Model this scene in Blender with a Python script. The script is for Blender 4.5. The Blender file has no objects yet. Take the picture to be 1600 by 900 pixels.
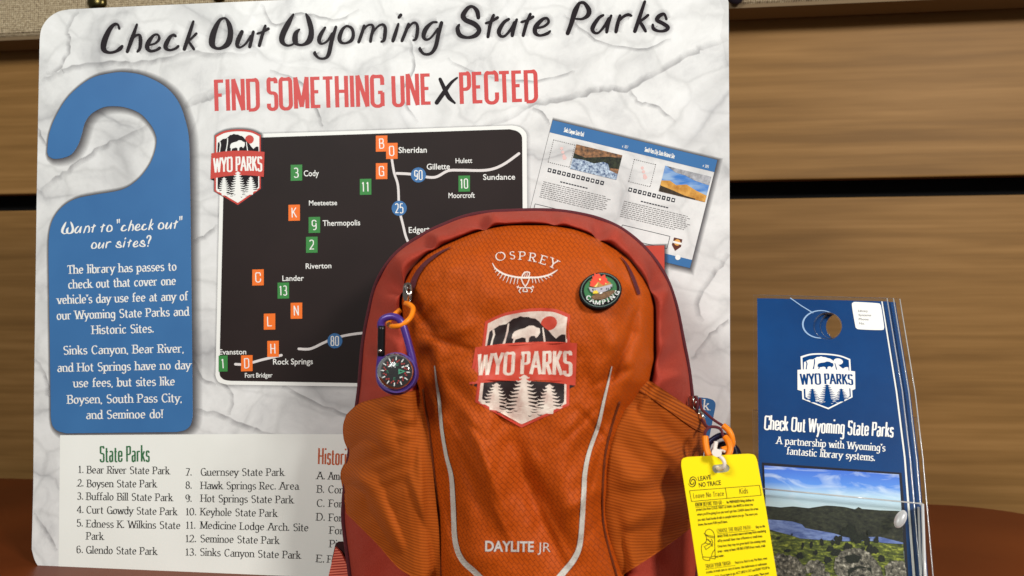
import bpy, bmesh, math, random
from math import radians as R, sin, cos, pi
from mathutils import Vector, Matrix, noise
from mathutils.geometry import delaunay_2d_cdt
from mathutils.bvhtree import BVHTree
random.seed(7)
S = bpy.context.scene
COL = S.collection

# ------------------------------------------------------------------ camera
CAM = Vector((0.0, -0.72, 0.2485))
YAW, PITCH, LENS = 7.0, 1.4, 28.26
cd = bpy.data.cameras.new("camera")
cd.lens = LENS; cd.sensor_width = 36; cd.clip_start = 0.01; cd.clip_end = 50
cam = bpy.data.objects.new("camera", cd); COL.objects.link(cam)
cam.location = CAM; cam.rotation_euler = (R(90 + PITCH), 0, R(YAW))
S.camera = cam
cd.dof.use_dof = True; cd.dof.focus_distance = 0.68; cd.dof.aperture_fstop = 8.0

# ------------------------------------------------------------------ light
w = bpy.data.worlds.new("World"); S.world = w; w.use_nodes = True
bg = w.node_tree.nodes["Background"]
bg.inputs[0].default_value = (0.97, 1.0, 0.97, 1); bg.inputs[1].default_value = 0.20

def lamp(name, loc, target, size, power, color):
    l = bpy.data.lights.new(name, 'AREA'); l.shape = 'RECTANGLE'; l.size = size[0]; l.size_y = size[1]
    l.energy = power; l.color = color
    o = bpy.data.objects.new(name, l); COL.objects.link(o); o.location = loc
    o.rotation_euler = (Vector(target) - Vector(loc)).to_track_quat('-Z', 'Y').to_euler()
lamp("ceiling_lamp", (1.20, -1.42, 1.15), (0.0, 0.0, 0.2), (0.34, 0.34), 34, (1.0, 0.985, 0.94))
lamp("ceiling_lamp", (-0.80, -1.45, 1.12), (-0.15, 0.0, 0.12), (0.5, 0.4), 17.5, (0.98, 1.0, 0.955))
S.view_settings.view_transform = 'Standard'; S.view_settings.look = 'None'
S.view_settings.exposure = 0.0; S.view_settings.gamma = 1.0
S.render.engine = 'CYCLES'
S.cycles.transparent_max_bounces = 16

# ------------------------------------------------------------------ traced points -> points on real surfaces
F_PX = LENS / 36 * 1600
MW = Matrix.Translation(CAM) @ cam.rotation_euler.to_matrix().to_4x4()
def ray(px, py):
    return (MW.to_3x3() @ Vector(((px - 800) / F_PX, (450 - py) / F_PX, -1.0))).normalized()
def P(px, py, Y):
    d = ray(px, py); return CAM + d * ((Y - CAM.y) / d.y)
class Plane:
    def __init__(s, p0, n):
        s.p0 = Vector(p0); s.n = Vector(n).normalized()
        if s.n.y > 0: s.n = -s.n
    def at(s, px, py, h=0.0):
        d = ray(px, py); t = (s.p0 - CAM).dot(s.n) / d.dot(s.n)
        return CAM + d * t + s.n * h
class Skin:
    def __init__(s, verts, faces): s.b = BVHTree.FromPolygons(verts, faces); s.last = Plane((0, -.16, 0), (0, -1, 0))
    def at(s, px, py, h=0.0):
        d = ray(px, py); p, n, i, t = s.b.ray_cast(CAM, d)
        if p is None: return s.last.at(px, py, h)
        if n.dot(d) > 0: n = -n
        return p - d * (h / max(.35, -n.dot(d)))

# ------------------------------------------------------------------ materials
def srgb(c):
    f = lambda v: v / 12.92 if v <= .04045 else ((v + .055) / 1.055) ** 2.4
    return tuple(f(v / 255) for v in c) + (1,)
MATS = {}
def newmat(name):
    m = bpy.data.materials.new(name); m.use_nodes = True
    nt = m.node_tree; b = nt.nodes["Principled BSDF"]
    return m, nt, nt.nodes, nt.links, b
def solid(name, c, rough=.5, metal=0, coat=0, spec=.28):
    if name in MATS: return MATS[name]
    m, nt, N, L, b = newmat(name)
    b.inputs['Base Color'].default_value = srgb(c); b.inputs['Roughness'].default_value = rough
    b.inputs['Metallic'].default_value = metal; b.inputs['Coat Weight'].default_value = coat
    b.inputs['Specular IOR Level'].default_value = spec
    MATS[name] = m; return m
def node(N, t, **kw):
    n = N.new(t)
    for k, v in kw.items(): setattr(n, k, v)
    return n
def ramp(N, L, src, stops):
    r = N.new('ShaderNodeValToRGB'); e = r.color_ramp.elements
    while len(e) < len(stops): e.new(.5)
    for q, (p, c) in zip(e, stops):
        q.position = p; q.color = c
    L.new(src, r.inputs[0]); return r
def mapping(N, L, scale, rot=(0, 0, 0), src='Object', loc=(0, 0, 0)):
    tc = N.new('ShaderNodeTexCoord'); mp = N.new('ShaderNodeMapping')
    mp.inputs['Scale'].default_value = scale; mp.inputs['Rotation'].default_value = rot
    mp.inputs['Location'].default_value = loc
    L.new(tc.outputs[src], mp.inputs['Vector']); return mp
def mottled(name, c1, c2, scale=40, detail=6, rough=.5, stretch=(1, 1, 1), c3=None, coat=0, lo=.35, hi=.65):
    if name in MATS: return MATS[name]
    m, nt, N, L, b = newmat(name)
    mp = mapping(N, L, tuple(scale * s for s in stretch))
    n = node(N, 'ShaderNodeTexNoise'); n.inputs['Scale'].default_value = 1; n.inputs['Detail'].default_value = detail
    n.inputs['Roughness'].default_value = .62
    L.new(mp.outputs[0], n.inputs['Vector'])
    st = [(lo, srgb(c1)), (hi, srgb(c2))] + ([(min(1, hi + .12), srgb(c3))] if c3 else [])
    r = ramp(N, L, n.outputs['Fac'], st); L.new(r.outputs[0], b.inputs['Base Color'])
    b.inputs['Roughness'].default_value = rough; b.inputs['Coat Weight'].default_value = coat; b.inputs['Specular IOR Level'].default_value = .25
    MATS[name] = m; return m
def mth(N, L, op, a, bb=None):
    n = N.new('ShaderNodeMath'); n.operation = op
    for i, v in enumerate((a, bb)):
        if v is None: continue
        if isinstance(v, (int, float)): n.inputs[i].default_value = v
        else: L.new(v, n.inputs[i])
    return n.outputs[0]
def mixc(N, L, fac, a, bb, mode='MIX'):
    n = N.new('ShaderNodeMix'); n.data_type = 'RGBA'; n.blend_type = mode
    for i, v in ((0, fac), (6, a), (7, bb)):
        if isinstance(v, (int, float)): n.inputs[i].default_value = v
        elif isinstance(v, tuple): n.inputs[i].default_value = v
        else: L.new(v, n.inputs[i])
    return n.outputs[2]
def bump(N, L, b, h, strength, dist):
    n = N.new('ShaderNodeBump'); n.inputs['Strength'].default_value = strength; n.inputs['Distance'].default_value = dist
    L.new(h, n.inputs['Height']); L.new(n.outputs[0], b.inputs['Normal'])

def crumpled_paper():
    m, nt, N, L, b = newmat("crumpled_paper_print")
    mp = mapping(N, L, (1, 1, 1))
    wn = node(N, 'ShaderNodeTexNoise'); wn.inputs['Scale'].default_value = 9; wn.inputs['Detail'].default_value = 5
    L.new(mp.outputs[0], wn.inputs['Vector'])
    va = N.new('ShaderNodeVectorMath'); va.operation = 'SUBTRACT'; va.inputs[1].default_value = (.5, .5, .5); L.new(wn.outputs['Color'], va.inputs[0])
    vs = N.new('ShaderNodeVectorMath'); vs.operation = 'SCALE'; vs.inputs['Scale'].default_value = .10; L.new(va.outputs[0], vs.inputs[0])
    vv = N.new('ShaderNodeVectorMath'); L.new(mp.outputs[0], vv.inputs[0]); L.new(vs.outputs[0], vv.inputs[1])
    def vor(scale, rot, st):
        m2 = N.new('ShaderNodeMapping'); m2.inputs['Rotation'].default_value = (0, rot, 0); m2.inputs['Scale'].default_value = (scale * st, 0, scale)
        L.new(vv.outputs[0], m2.inputs[0])
        v = N.new('ShaderNodeTexVoronoi'); v.feature = 'DISTANCE_TO_EDGE'; v.inputs['Scale'].default_value = 1
        L.new(m2.outputs[0], v.inputs['Vector'])
        c = N.new('ShaderNodeTexVoronoi'); c.inputs['Scale'].default_value = 1; L.new(m2.outputs[0], c.inputs['Vector'])
        return v.outputs['Distance'], c.outputs['Color']
    d1, c1 = vor(8, R(30), .5); d2, c2 = vor(21, R(-20), .8)
    big = node(N, 'ShaderNodeTexNoise'); big.inputs['Scale'].default_value = 20; big.inputs['Detail'].default_value = 8; big.inputs['Roughness'].default_value = .66
    L.new(vv.outputs[0], big.inputs['Vector'])
    msk = node(N, 'ShaderNodeTexNoise'); msk.inputs['Scale'].default_value = 6; L.new(mp.outputs[0], msk.inputs['Vector'])
    l1 = ramp(N, L, d1, [(0, (.62, .62, .635, 1)), (.016, (.82, .82, .83, 1)), (.05, (.93, .93, .935, 1)), (.16, (1, 1, 1, 1))])
    l2 = ramp(N, L, d2, [(0, (.82, .82, .82, 1)), (.06, (.96, .96, .96, 1)), (.25, (1, 1, 1, 1))])
    mk = ramp(N, L, msk.outputs['Fac'], [(.38, (0, 0, 0, 1)), (.6, (1, 1, 1, 1))])
    l1m = mixc(N, L, mk.outputs[0], (1, 1, 1, 1), l1.outputs[0])
    base = ramp(N, L, big.outputs['Fac'], [(.30, (.60, .60, .60, 1)), (.42, (.73, .73, .725, 1)), (.52, (.80, .80, .79, 1)), (.64, (.86, .86, .855, 1))])
    c = mixc(N, L, 1.0, base.outputs[0], l1m, 'MULTIPLY'); c = mixc(N, L, .8, c, l2.outputs[0], 'MULTIPLY')
    bw = N.new('ShaderNodeRGBToBW'); L.new(c1, bw.inputs[0])
    cell = ramp(N, L, bw.outputs[0], [(0, (.86, .855, .855, 1)), (1, (1, 1, 1, 1))])
    c = mixc(N, L, 1.0, c, cell.outputs[0], 'MULTIPLY')
    L.new(c, b.inputs['Base Color']); b.inputs['Roughness'].default_value = .42; b.inputs['Specular IOR Level'].default_value = .35
    return m
def wood(name, cols, rough=.4, sc=1.0, coat=0):
    m, nt, N, L, b = newmat(name)
    mp = mapping(N, L, (2.0 * sc, 3, 34 * sc))
    n1 = node(N, 'ShaderNodeTexNoise'); n1.inputs['Scale'].default_value = 1.0; n1.inputs['Detail'].default_value = 8; n1.inputs['Distortion'].default_value = .6
    L.new(mp.outputs[0], n1.inputs['Vector'])
    mp2 = mapping(N, L, (5 * sc, 4, 150 * sc)); n2 = node(N, 'ShaderNodeTexNoise'); n2.inputs['Scale'].default_value = 1; n2.inputs['Detail'].default_value = 4
    L.new(mp2.outputs[0], n2.inputs['Vector'])
    f = mth(N, L, 'ADD', mth(N, L, 'MULTIPLY', n1.outputs['Fac'], .58), mth(N, L, 'MULTIPLY', n2.outputs['Fac'], .42))
    wv = N.new('ShaderNodeTexWave'); wv.bands_direction = 'Z'; wv.inputs['Scale'].default_value = 5.5; wv.inputs['Distortion'].default_value = 9; wv.inputs['Detail'].default_value = 4; wv.inputs['Detail Scale'].default_value = .9
    mp3 = mapping(N, L, (.5 * sc, .5, 2.2 * sc), (0, R(2.2), 0)); L.new(mp3.outputs[0], wv.inputs['Vector'])
    f = mth(N, L, 'ADD', mth(N, L, 'MULTIPLY', f, .92), mth(N, L, 'MULTIPLY', wv.outputs['Fac'], .09))
    r = ramp(N, L, f, [(.34, srgb(cols[0])), (.5, srgb(cols[1])), (.66, srgb(cols[2]))])
    L.new(r.outputs[0], b.inputs['Base Color']); b.inputs['Roughness'].default_value = rough; b.inputs['Coat Weight'].default_value = coat; b.inputs['Specular IOR Level'].default_value = .14
    bump(N, L, b, n2.outputs['Fac'], .15, .0006)
    return m
def linen():
    m, nt, N, L, b = newmat("linen_weave")
    mp = mapping(N, L, (1, 1, 1)); nz = node(N, 'ShaderNodeTexNoise'); nz.inputs['Scale'].default_value = 90; L.new(mp.outputs[0], nz.inputs['Vector'])
    sx = N.new('ShaderNodeSeparateXYZ'); L.new(mp.outputs[0], sx.inputs[0])
    k = 2 * pi / .0030
    jx = mth(N, L, 'ADD', mth(N, L, 'MULTIPLY', sx.outputs[0], k), mth(N, L, 'MULTIPLY', nz.outputs['Fac'], 3.0))
    jz = mth(N, L, 'ADD', mth(N, L, 'MULTIPLY', sx.outputs[2], k), mth(N, L, 'MULTIPLY', nz.outputs['Fac'], 3.0))
    h = mth(N, L, 'ADD', mth(N, L, 'MULTIPLY', mth(N, L, 'SINE', jx), .5), mth(N, L, 'MULTIPLY', mth(N, L, 'SINE', jz), .5))
    n2 = node(N, 'ShaderNodeTexNoise'); n2.inputs['Scale'].default_value = 300; L.new(mp.outputs[0], n2.inputs['Vector'])
    h2 = mth(N, L, 'ADD', mth(N, L, 'MULTIPLY', h, .3), n2.outputs['Fac'])
    r = ramp(N, L, h2, [(.2, srgb((92, 76, 56))), (.5, srgb((168, 148, 116))), (.85, srgb((214, 198, 168)))])
    L.new(r.outputs[0], b.inputs['Base Color']); b.inputs['Roughness'].default_value = .9; bump(N, L, b, h2, .7, .0012)
    return m
def ripstop():
    m, nt, N, L, b = newmat("orange_ripstop_nylon")
    tc = N.new('ShaderNodeTexCoord'); mp = N.new('ShaderNodeMapping'); L.new(tc.outputs['UV'], mp.inputs[0])
    mp.inputs['Rotation'].default_value = (0, 0, R(52))
    br = N.new('ShaderNodeTexBrick'); br.inputs['Scale'].default_value = 1; br.inputs['Brick Width'].default_value = .0050
    br.inputs['Row Height'].default_value = .0025; br.inputs['Mortar Size'].default_value = .00024; br.inputs['Mortar Smooth'].default_value = .4
    br.inputs['Color1'].default_value = (1, 1, 1, 1); br.inputs['Color2'].default_value = (.9, .9, .9, 1); br.inputs['Mortar'].default_value = (0, 0, 0, 1)
    L.new(mp.outputs[0], br.inputs['Vector'])
    nz = node(N, 'ShaderNodeTexNoise'); nz.inputs['Scale'].default_value = 14; nz.inputs['Detail'].default_value = 3; L.new(tc.outputs['UV'], nz.inputs['Vector'])
    fine = node(N, 'ShaderNodeTexNoise'); fine.inputs['Scale'].default_value = 1100; L.new(tc.outputs['UV'], fine.inputs['Vector'])
    # ripstop thread: reflective glint painted into its colour, dark left to pale right
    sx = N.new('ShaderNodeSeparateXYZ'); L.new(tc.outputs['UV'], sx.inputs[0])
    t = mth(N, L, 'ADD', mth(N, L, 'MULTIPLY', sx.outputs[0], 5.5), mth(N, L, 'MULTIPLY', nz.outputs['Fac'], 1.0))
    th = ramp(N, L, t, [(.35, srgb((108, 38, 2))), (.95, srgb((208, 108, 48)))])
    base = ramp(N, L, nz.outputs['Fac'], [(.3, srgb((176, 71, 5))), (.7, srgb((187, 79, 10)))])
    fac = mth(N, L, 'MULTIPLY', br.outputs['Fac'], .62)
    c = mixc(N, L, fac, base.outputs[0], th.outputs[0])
    sp = ramp(N, L, fine.outputs['Fac'], [(.35, (.86, .86, .86, 1)), (.65, (1.08, 1.08, 1.08, 1))])
    c = mixc(N, L, 1.0, c, sp.outputs[0], 'MULTIPLY')
    L.new(c, b.inputs['Base Color']); b.inputs['Roughness'].default_value = .6; b.inputs['Specular IOR Level'].default_value = .15
    b.inputs['Sheen Weight'].default_value = .03; b.inputs['Sheen Tint'].default_value = srgb((255, 160, 90))
    h = mth(N, L, 'ADD', mth(N, L, 'MULTIPLY', br.outputs['Fac'], .7), mth(N, L, 'MULTIPLY', fine.outputs['Fac'], .4))
    bump(N, L, b, h, .35, .0005)
    return m
def ribbed(name, c1, c2, pitch, ang, warp=.6):
    m, nt, N, L, b = newmat(name)
    tc = N.new('ShaderNodeTexCoord'); mp = N.new('ShaderNodeMapping'); L.new(tc.outputs['UV'], mp.inputs[0]); mp.inputs['Rotation'].default_value = (0, 0, R(ang))
    nz = node(N, 'ShaderNodeTexNoise'); nz.inputs['Scale'].default_value = 25; L.new(tc.outputs['UV'], nz.inputs['Vector'])
    sx = N.new('ShaderNodeSeparateXYZ'); L.new(mp.outputs[0], sx.inputs[0])
    ph = mth(N, L, 'ADD', mth(N, L, 'MULTIPLY', sx.outputs[1], 2 * pi / pitch), mth(N, L, 'MULTIPLY', nz.outputs['Fac'], warp * 8))
    s = mth(N, L, 'ADD', mth(N, L, 'MULTIPLY', mth(N, L, 'SINE', ph), .5), .5)
    r = ramp(N, L, s, [(.05, srgb(c1)), (.7, srgb(c2))])
    L.new(r.outputs[0], b.inputs['Base Color']); b.inputs['Roughness'].default_value = .8; b.inputs['Specular IOR Level'].default_value = .2
    b.inputs['Sheen Weight'].default_value = .12; b.inputs['Sheen Tint'].default_value = srgb((255, 170, 100))
    bump(N, L, b, s, .28, .0005)
    return m
def canvas(name, c1, c2):
    m, nt, N, L, b = newmat(name)
    mp = mapping(N, L, (1, 1, 1)); n = node(N, 'ShaderNodeTexNoise'); n.inputs['Scale'].default_value = 900; n.inputs['Detail'].default_value = 2; L.new(mp.outputs[0], n.inputs['Vector'])
    n2 = node(N, 'ShaderNodeTexNoise'); n2.inputs['Scale'].default_value = 18; L.new(mp.outputs[0], n2.inputs['Vector'])
    f = mth(N, L, 'ADD', mth(N, L, 'MULTIPLY', n.outputs['Fac'], .6), mth(N, L, 'MULTIPLY', n2.outputs['Fac'], .4))
    r = ramp(N, L, f, [(.3, srgb(c1)), (.7, srgb(c2))]); L.new(r.outputs[0], b.inputs['Base Color'])
    b.inputs['Roughness'].default_value = .75; b.inputs['Specular IOR Level'].default_value = .25
    b.inputs['Sheen Weight'].default_value = .1; b.inputs['Sheen Tint'].default_value = srgb((255, 150, 120))
    bump(N, L, b, n.outputs['Fac'], .4, .0005)
    return m
def clear(name, tint=(1, 1, 1, 1), gl=.06, rough=.03, milk=0.0):
    m = bpy.data.materials.new(name); m.use_nodes = True; nt = m.node_tree; N = nt.nodes; L = nt.links
    N.remove(N["Principled BSDF"]); out = N["Material Output"]
    t = N.new('ShaderNodeBsdfTransparent'); t.inputs[0].default_value = tint
    g = N.new('ShaderNodeBsdfGlossy'); g.inputs['Roughness'].default_value = rough
    fr = N.new('ShaderNodeFresnel'); fr.inputs[0].default_value = 1.45
    f = mth(N, L, 'ADD', fr.outputs[0], gl - .035)
    mx = N.new('ShaderNodeMixShader'); L.new(f, mx.inputs[0]); L.new(t.outputs[0], mx.inputs[1]); L.new(g.outputs[0], mx.inputs[2])
    last = mx
    if milk:
        d = N.new('ShaderNodeBsdfDiffuse'); d.inputs[0].default_value = (.9, .9, .9, 1)
        m2 = N.new('ShaderNodeMixShader'); m2.inputs[0].default_value = milk
        L.new(mx.outputs[0], m2.inputs[1]); L.new(d.outputs[0], m2.inputs[2]); last = m2
    L.new(last.outputs[0], out.inputs[0]); return m
def soft_print(name, c, peak=.6):
    """printed soft edge: ink density from the mesh's own 'ink' attribute"""
    m = bpy.data.materials.new(name); m.use_nodes = True; nt = m.node_tree; N = nt.nodes; L = nt.links
    N.remove(N["Principled BSDF"]); out = N["Material Output"]
    a = N.new('ShaderNodeAttribute'); a.attribute_name = 'ink'
    t = N.new('ShaderNodeBsdfTransparent'); d = N.new('ShaderNodeBsdfDiffuse'); d.inputs[0].default_value = srgb(c)
    mx = N.new('ShaderNodeMixShader'); L.new(mth(N, L, 'MULTIPLY', a.outputs['Fac'], peak), mx.inputs[0])
    L.new(t.outputs[0], mx.inputs[1]); L.new(d.outputs[0], mx.inputs[2]); L.new(mx.outputs[0], out.inputs[0]); return m

M_PAPER = crumpled_paper()
M_WHITE = solid("white_ink", (238, 238, 234), .45)
M_CARD = solid("white_card_edge", (236, 234, 230), .5)
M_LIST = mottled("list_panel_print", (236, 237, 231), (242, 243, 238), 6, 3, .45)
M_BLUE = mottled("blue_print", (56, 106, 160), (62, 114, 168), 9, 3, .42)
M_INK = solid("charcoal_ink", (34, 28, 32), .5, spec=.1)
M_TEXT = solid("black_text_ink", (38, 36, 36), .5)
M_CORAL = solid("coral_ink", (204, 74, 72), .5)
M_RED = solid("red_print", (196, 66, 56), .5)
M_MAP = mottled("map_brown_print", (30, 19, 18), (37, 25, 24), 7, 3, .6)
M_GREEN = solid("green_print", (58, 134, 66), .5)
M_ORMARK = solid("orange_print", (240, 116, 40), .5)
M_ORTEXT = solid("orange_text_ink", (196, 96, 56), .5)
M_GRTEXT = solid("green_text_ink", (56, 112, 72), .5)
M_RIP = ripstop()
M_POCKL = ribbed("orange_stretch_rib", (146, 64, 4), (170, 79, 9), .0021, 8, .06)
M_POCKR = ribbed("orange_stretch_rib", (146, 64, 4), (170, 79, 9), .0021, 9, .06)
M_HEM = ribbed("orange_hem_rib", (130, 55, 5), (176, 84, 12), .0022, 31, .1)
M_REDF = canvas("brick_red_canvas", (146, 45, 30), (174, 64, 46))
M_MAROON = canvas("maroon_binding", (74, 26, 34), (96, 38, 46))
M_DARK = solid("dark_lining", (48, 16, 18), .8)
M_SILVER = mottled("reflective_silver", (186, 180, 170), (206, 202, 194), 900, 2, .4)
M_CHROME = solid("gunmetal_zip", (110, 100, 95), .22, 1.0)
M_STEEL = solid("bright_steel", (200, 198, 192), .2, 1.0)
M_PULL = mottled("orange_rubber", (236, 124, 14), (246, 138, 22), 60, 3, .4)
M_PURPLE = solid("purple_anodised", (74, 46, 128), .3, .15, spec=.5)
M_NAVY = solid("navy_anodised", (26, 24, 52), .35, .4)
M_BLACK = solid("black_plastic", (18, 16, 18), .3)
M_RUB = solid("black_rubber", (17, 16, 17), .7, spec=.12)
M_YELLOW = solid("yellow_card", (255, 230, 0), .5)
M_GREY = solid("grey_slot_film", (160, 158, 140), .3)
M_TIE = solid("white_nylon_tie", (232, 222, 212), .35)
M_PBLUE = mottled("pass_blue_print", (0, 56, 112), (2, 66, 126), 12, 4, .35)
M_PBLUE2 = solid("pass_blue_ink", (0, 60, 118), .4, spec=.1)
M_ACR = clear("clear_acrylic", (.985, .985, .98, 1), .026, .03)
M_LAME = clear("laminate_edge", (.95, .96, .97, 1), .12, .1, .38)
M_ACRE = clear("acrylic_edge", (.94, .94, .93, 1), .2, .1, .62)
M_WOOD = wood("wall_wood", ((122, 88, 47), (138, 101, 56), (152, 113, 66)), .5)
M_TABLE = wood("table_wood", ((84, 34, 12), (106, 47, 17), (120, 57, 22)), .4, .8)
M_LINEN = linen()
M_GAP = solid("dark_gap", (14, 12, 12), .9)
M_BRASS = solid("antique_brass", (84, 74, 44), .25, 1.0)
M_SHADE = soft_print("printed_soft_edge", (70, 66, 72), .75)
M_HALO = soft_print("printed_pale_halo", (120, 116, 122), .35)
M_CREAM = mottled("cream_transfer", (206, 178, 166), (236, 222, 208), 130, 5, .45)
M_TRED = mottled("coral_transfer", (188, 62, 46), (206, 80, 62), 60, 4, .45)
M_TDARK = solid("dark_transfer", (42, 30, 30), .5)

# ------------------------------------------------------------------ scene objects
def thing(name, label, cat, base, group=None):
    o = bpy.data.objects.new(name, None); COL.objects.link(o); o.location = base; o.empty_display_size = .03
    o['label'] = label; o['category'] = cat
    if group: o['group'] = group
    return o
def base_of(o):
    b = Vector((0, 0, 0))
    while o is not None: b = b + o.location; o = o.parent
    return b
class MB:
    def __init__(s): s.v = []; s.f = []; s.m = []; s.mats = []; s.ink = {}; s.smooth = []
    def add(s, verts, faces, mat, smooth=False):
        if mat not in s.mats: s.mats.append(mat)
        k = s.mats.index(mat); o = len(s.v); s.v.extend(verts)
        for f in faces: s.f.append([i + o for i in f]); s.m.append(k); s.smooth.append(smooth)
        return o
    def build(s, name, parent=None, label=None, uv=None):
        me = bpy.data.meshes.new(name); b = base_of(parent)
        me.from_pydata([tuple(Vector(v) - b) for v in s.v], [], s.f)
        for m in s.mats: me.materials.append(m)
        me.polygons.foreach_set('material_index', s.m); me.polygons.foreach_set('use_smooth', s.smooth)
        if s.ink:
            a = me.attributes.new('ink', 'FLOAT', 'POINT')
            for i, val in s.ink.items(): a.data[i].value = val
        if uv:
            l = me.uv_layers.new(name='UVMap')
            for lp in me.loops: l.data[lp.index].uv = uv(s.v[lp.vertex_index], lp.vertex_index)
        me.update()
        o = bpy.data.objects.new(name, me); COL.objects.link(o)
        if parent: o.parent = parent
        if label: o['label'] = label
        return o
def tag(o, label, cat, group=None, kind=None):
    if label: o['label'] = label
    if cat: o['category'] = cat
    if group: o['group'] = group
    if kind: o['kind'] = kind
    return o

# ------------------------------------------------------------------ flat shapes
def ccw(p):
    a = sum(p[i][0] * p[(i + 1) % len(p)][1] - p[(i + 1) % len(p)][0] * p[i][1] for i in range(len(p)))
    return list(p) if a > 0 else list(p)[::-1]
def cdt(polys, holes=(), grid=None, eps=1e-4):
    vs = []; fs = []
    for p in list(polys) + list(holes):
        p = ccw(p); fs.append(list(range(len(vs), len(vs) + len(p)))); vs.extend(Vector((q[0], q[1])) for q in p)
    if grid:
        xs = [v.x for v in vs]; ys = [v.y for v in vs]
        x = min(xs) + grid * .37
        while x < max(xs):
            y = min(ys) + grid * .41
            while y < max(ys): vs.append(Vector((x, y))); y += grid
            x += grid
    r = delaunay_2d_cdt(vs, [], fs, 0, eps)
    bb = [(min(q[0] for q in p), max(q[0] for q in p), min(q[1] for q in p), max(q[1] for q in p), p) for p in polys]
    hb = [(min(q[0] for q in p), max(q[0] for q in p), min(q[1] for q in p), max(q[1] for q in p), p) for p in holes]
    def inside(x, y, lst):
        for x0, x1, y0, y1, p in lst:
            if x < x0 or x > x1 or y < y0 or y > y1: continue
            c = False; j = len(p) - 1
            for i in range(len(p)):
                if (p[i][1] > y) != (p[j][1] > y) and x < (p[j][0] - p[i][0]) * (y - p[i][1]) / (p[j][1] - p[i][1]) + p[i][0]: c = not c
                j = i
            if c: return True
        return False
    keep = []
    for f in r[2]:
        x = sum(r[0][i].x for i in f) / len(f); y = sum(r[0][i].y for i in f) / len(f)
        if inside(x, y, bb) and not inside(x, y, hb): keep.append(list(f))
    used = sorted({i for f in keep for i in f}); ix = {u: k for k, u in enumerate(used)}
    return [tuple(r[0][u]) for u in used], [[ix[i] for i in f] for f in keep]
def spline(pts, n=6, closed=False):
    out = []; m = len(pts)
    if m < 3 and not closed:
        for i in range(m - 1):
            for k in range(n): t = k / n; out.append(tuple(a + (b - a) * t for a, b in zip(pts[i], pts[i + 1])))
        return out + [tuple(pts[-1])]
    for i in range(m if closed else m - 1):
        g = lambda j: pts[j % m] if closed else pts[max(0, min(m - 1, j))]
        a, b, c, d = g(i - 1), g(i), g(i + 1), g(i + 2)
        for k in range(n):
            t = k / n
            out.append(tuple(.5 * (2 * q + (r - p) * t + (2 * p - 5 * q + 4 * r - s) * t * t + (3 * q - p - 3 * r + s) * t ** 3) for p, q, r, s in zip(a, b, c, d)))
    if not closed: out.append(tuple(pts[-1]))
    return out
def disc(cx, cy, r, n=10, ry=None, a=0):
    ry = ry or r; ca, sa = cos(R(a)), sin(R(a))
    return [(cx + r * cos(2 * pi * k / n) * ca - ry * sin(2 * pi * k / n) * sa, cy + r * cos(2 * pi * k / n) * sa + ry * sin(2 * pi * k / n) * ca) for k in range(n)]
def stroke_polys(pts, round_ends=True, nd=9):
    """pts: (x, y, r) polyline -> polygons whose union is the stroke"""
    out = []
    for i in range(len(pts) - 1):
        x0, y0, r0 = pts[i]; x1, y1, r1 = pts[i + 1]; dx, dy = x1 - x0, y1 - y0; l = math.hypot(dx, dy)
        if l < 1e-6: continue
        nx, ny = -dy / l, dx / l
        out.append([(x0 + nx * r0, y0 + ny * r0), (x0 - nx * r0, y0 - ny * r0), (x1 - nx * r1, y1 - ny * r1), (x1 + nx * r1, y1 + ny * r1)])
    for i, (x, y, r) in enumerate(pts):
        if r > 1e-6 and (round_ends or 0 < i < len(pts) - 1): out.append([(x + r * cos(2 * pi * k / nd + .2), y + r * sin(2 * pi * k / nd + .2)) for k in range(nd)])
    return out
def band(pts, r, n=5):
    return stroke_polys([(x, y, r) for x, y in spline(pts, n)], True, 8)
def print_on(mb, surf, h, mat, polys, holes=(), grid=None):
    v, f = cdt(polys, holes, grid, 1e-3)
    mb.add([surf.at(x, y, h) for x, y in v], f, mat)
def soft_ring(mb, surf, h, mat, poly, width, dx=0, dy=0, steps=((0, 1), (.45, .55), (1, 0))):
    p = ccw(poly); n = len(p); rings = []
    for t, a in steps:
        ring = []
        for i in range(n):
            x0, y0 = p[i - 1]; x1, y1 = p[(i + 1) % n]; l = math.hypot(x1 - x0, y1 - y0) or 1
            nx, ny = (y1 - y0) / l, -(x1 - x0) / l
            ring.append((p[i][0] + nx * width * t + dx * t, p[i][1] + ny * width * t + dy * t, a))
        rings.append(ring)
    o = mb.add([surf.at(x, y, h) for r in rings for x, y, a in r],
               [[k * n + i, k * n + (i + 1) % n, (k + 1) * n + (i + 1) % n, (k + 1) * n + i] for k in range(len(rings) - 1) for i in range(n)], mat)
    for k, r in enumerate(rings):
        for i, (x, y, a) in enumerate(r): mb.ink[o + k * n + i] = a
def slab(mb, surf, outline, h0, h1, mat, edge=None, holes=(), bevel=0.0, grid=None, back=None):
    """a plate with real thickness between heights h0 and h1 over a surface"""
    edge = edge or mat
    v, f = cdt([outline], holes, grid)
    mb.add([surf.at(x, y, h1) for x, y in v], f, mat)
    mb.add([surf.at(x, y, h0) for x, y in v], [q[::-1] for q in f], back or edge)
    for p in [outline] + list(holes):
        n = len(p)
        mb.add([surf.at(x, y, h0) for x, y in p] + [surf.at(x, y, h1) for x, y in p], [[i, (i + 1) % n, n + (i + 1) % n, n + i] for i in range(n)], edge)
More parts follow.
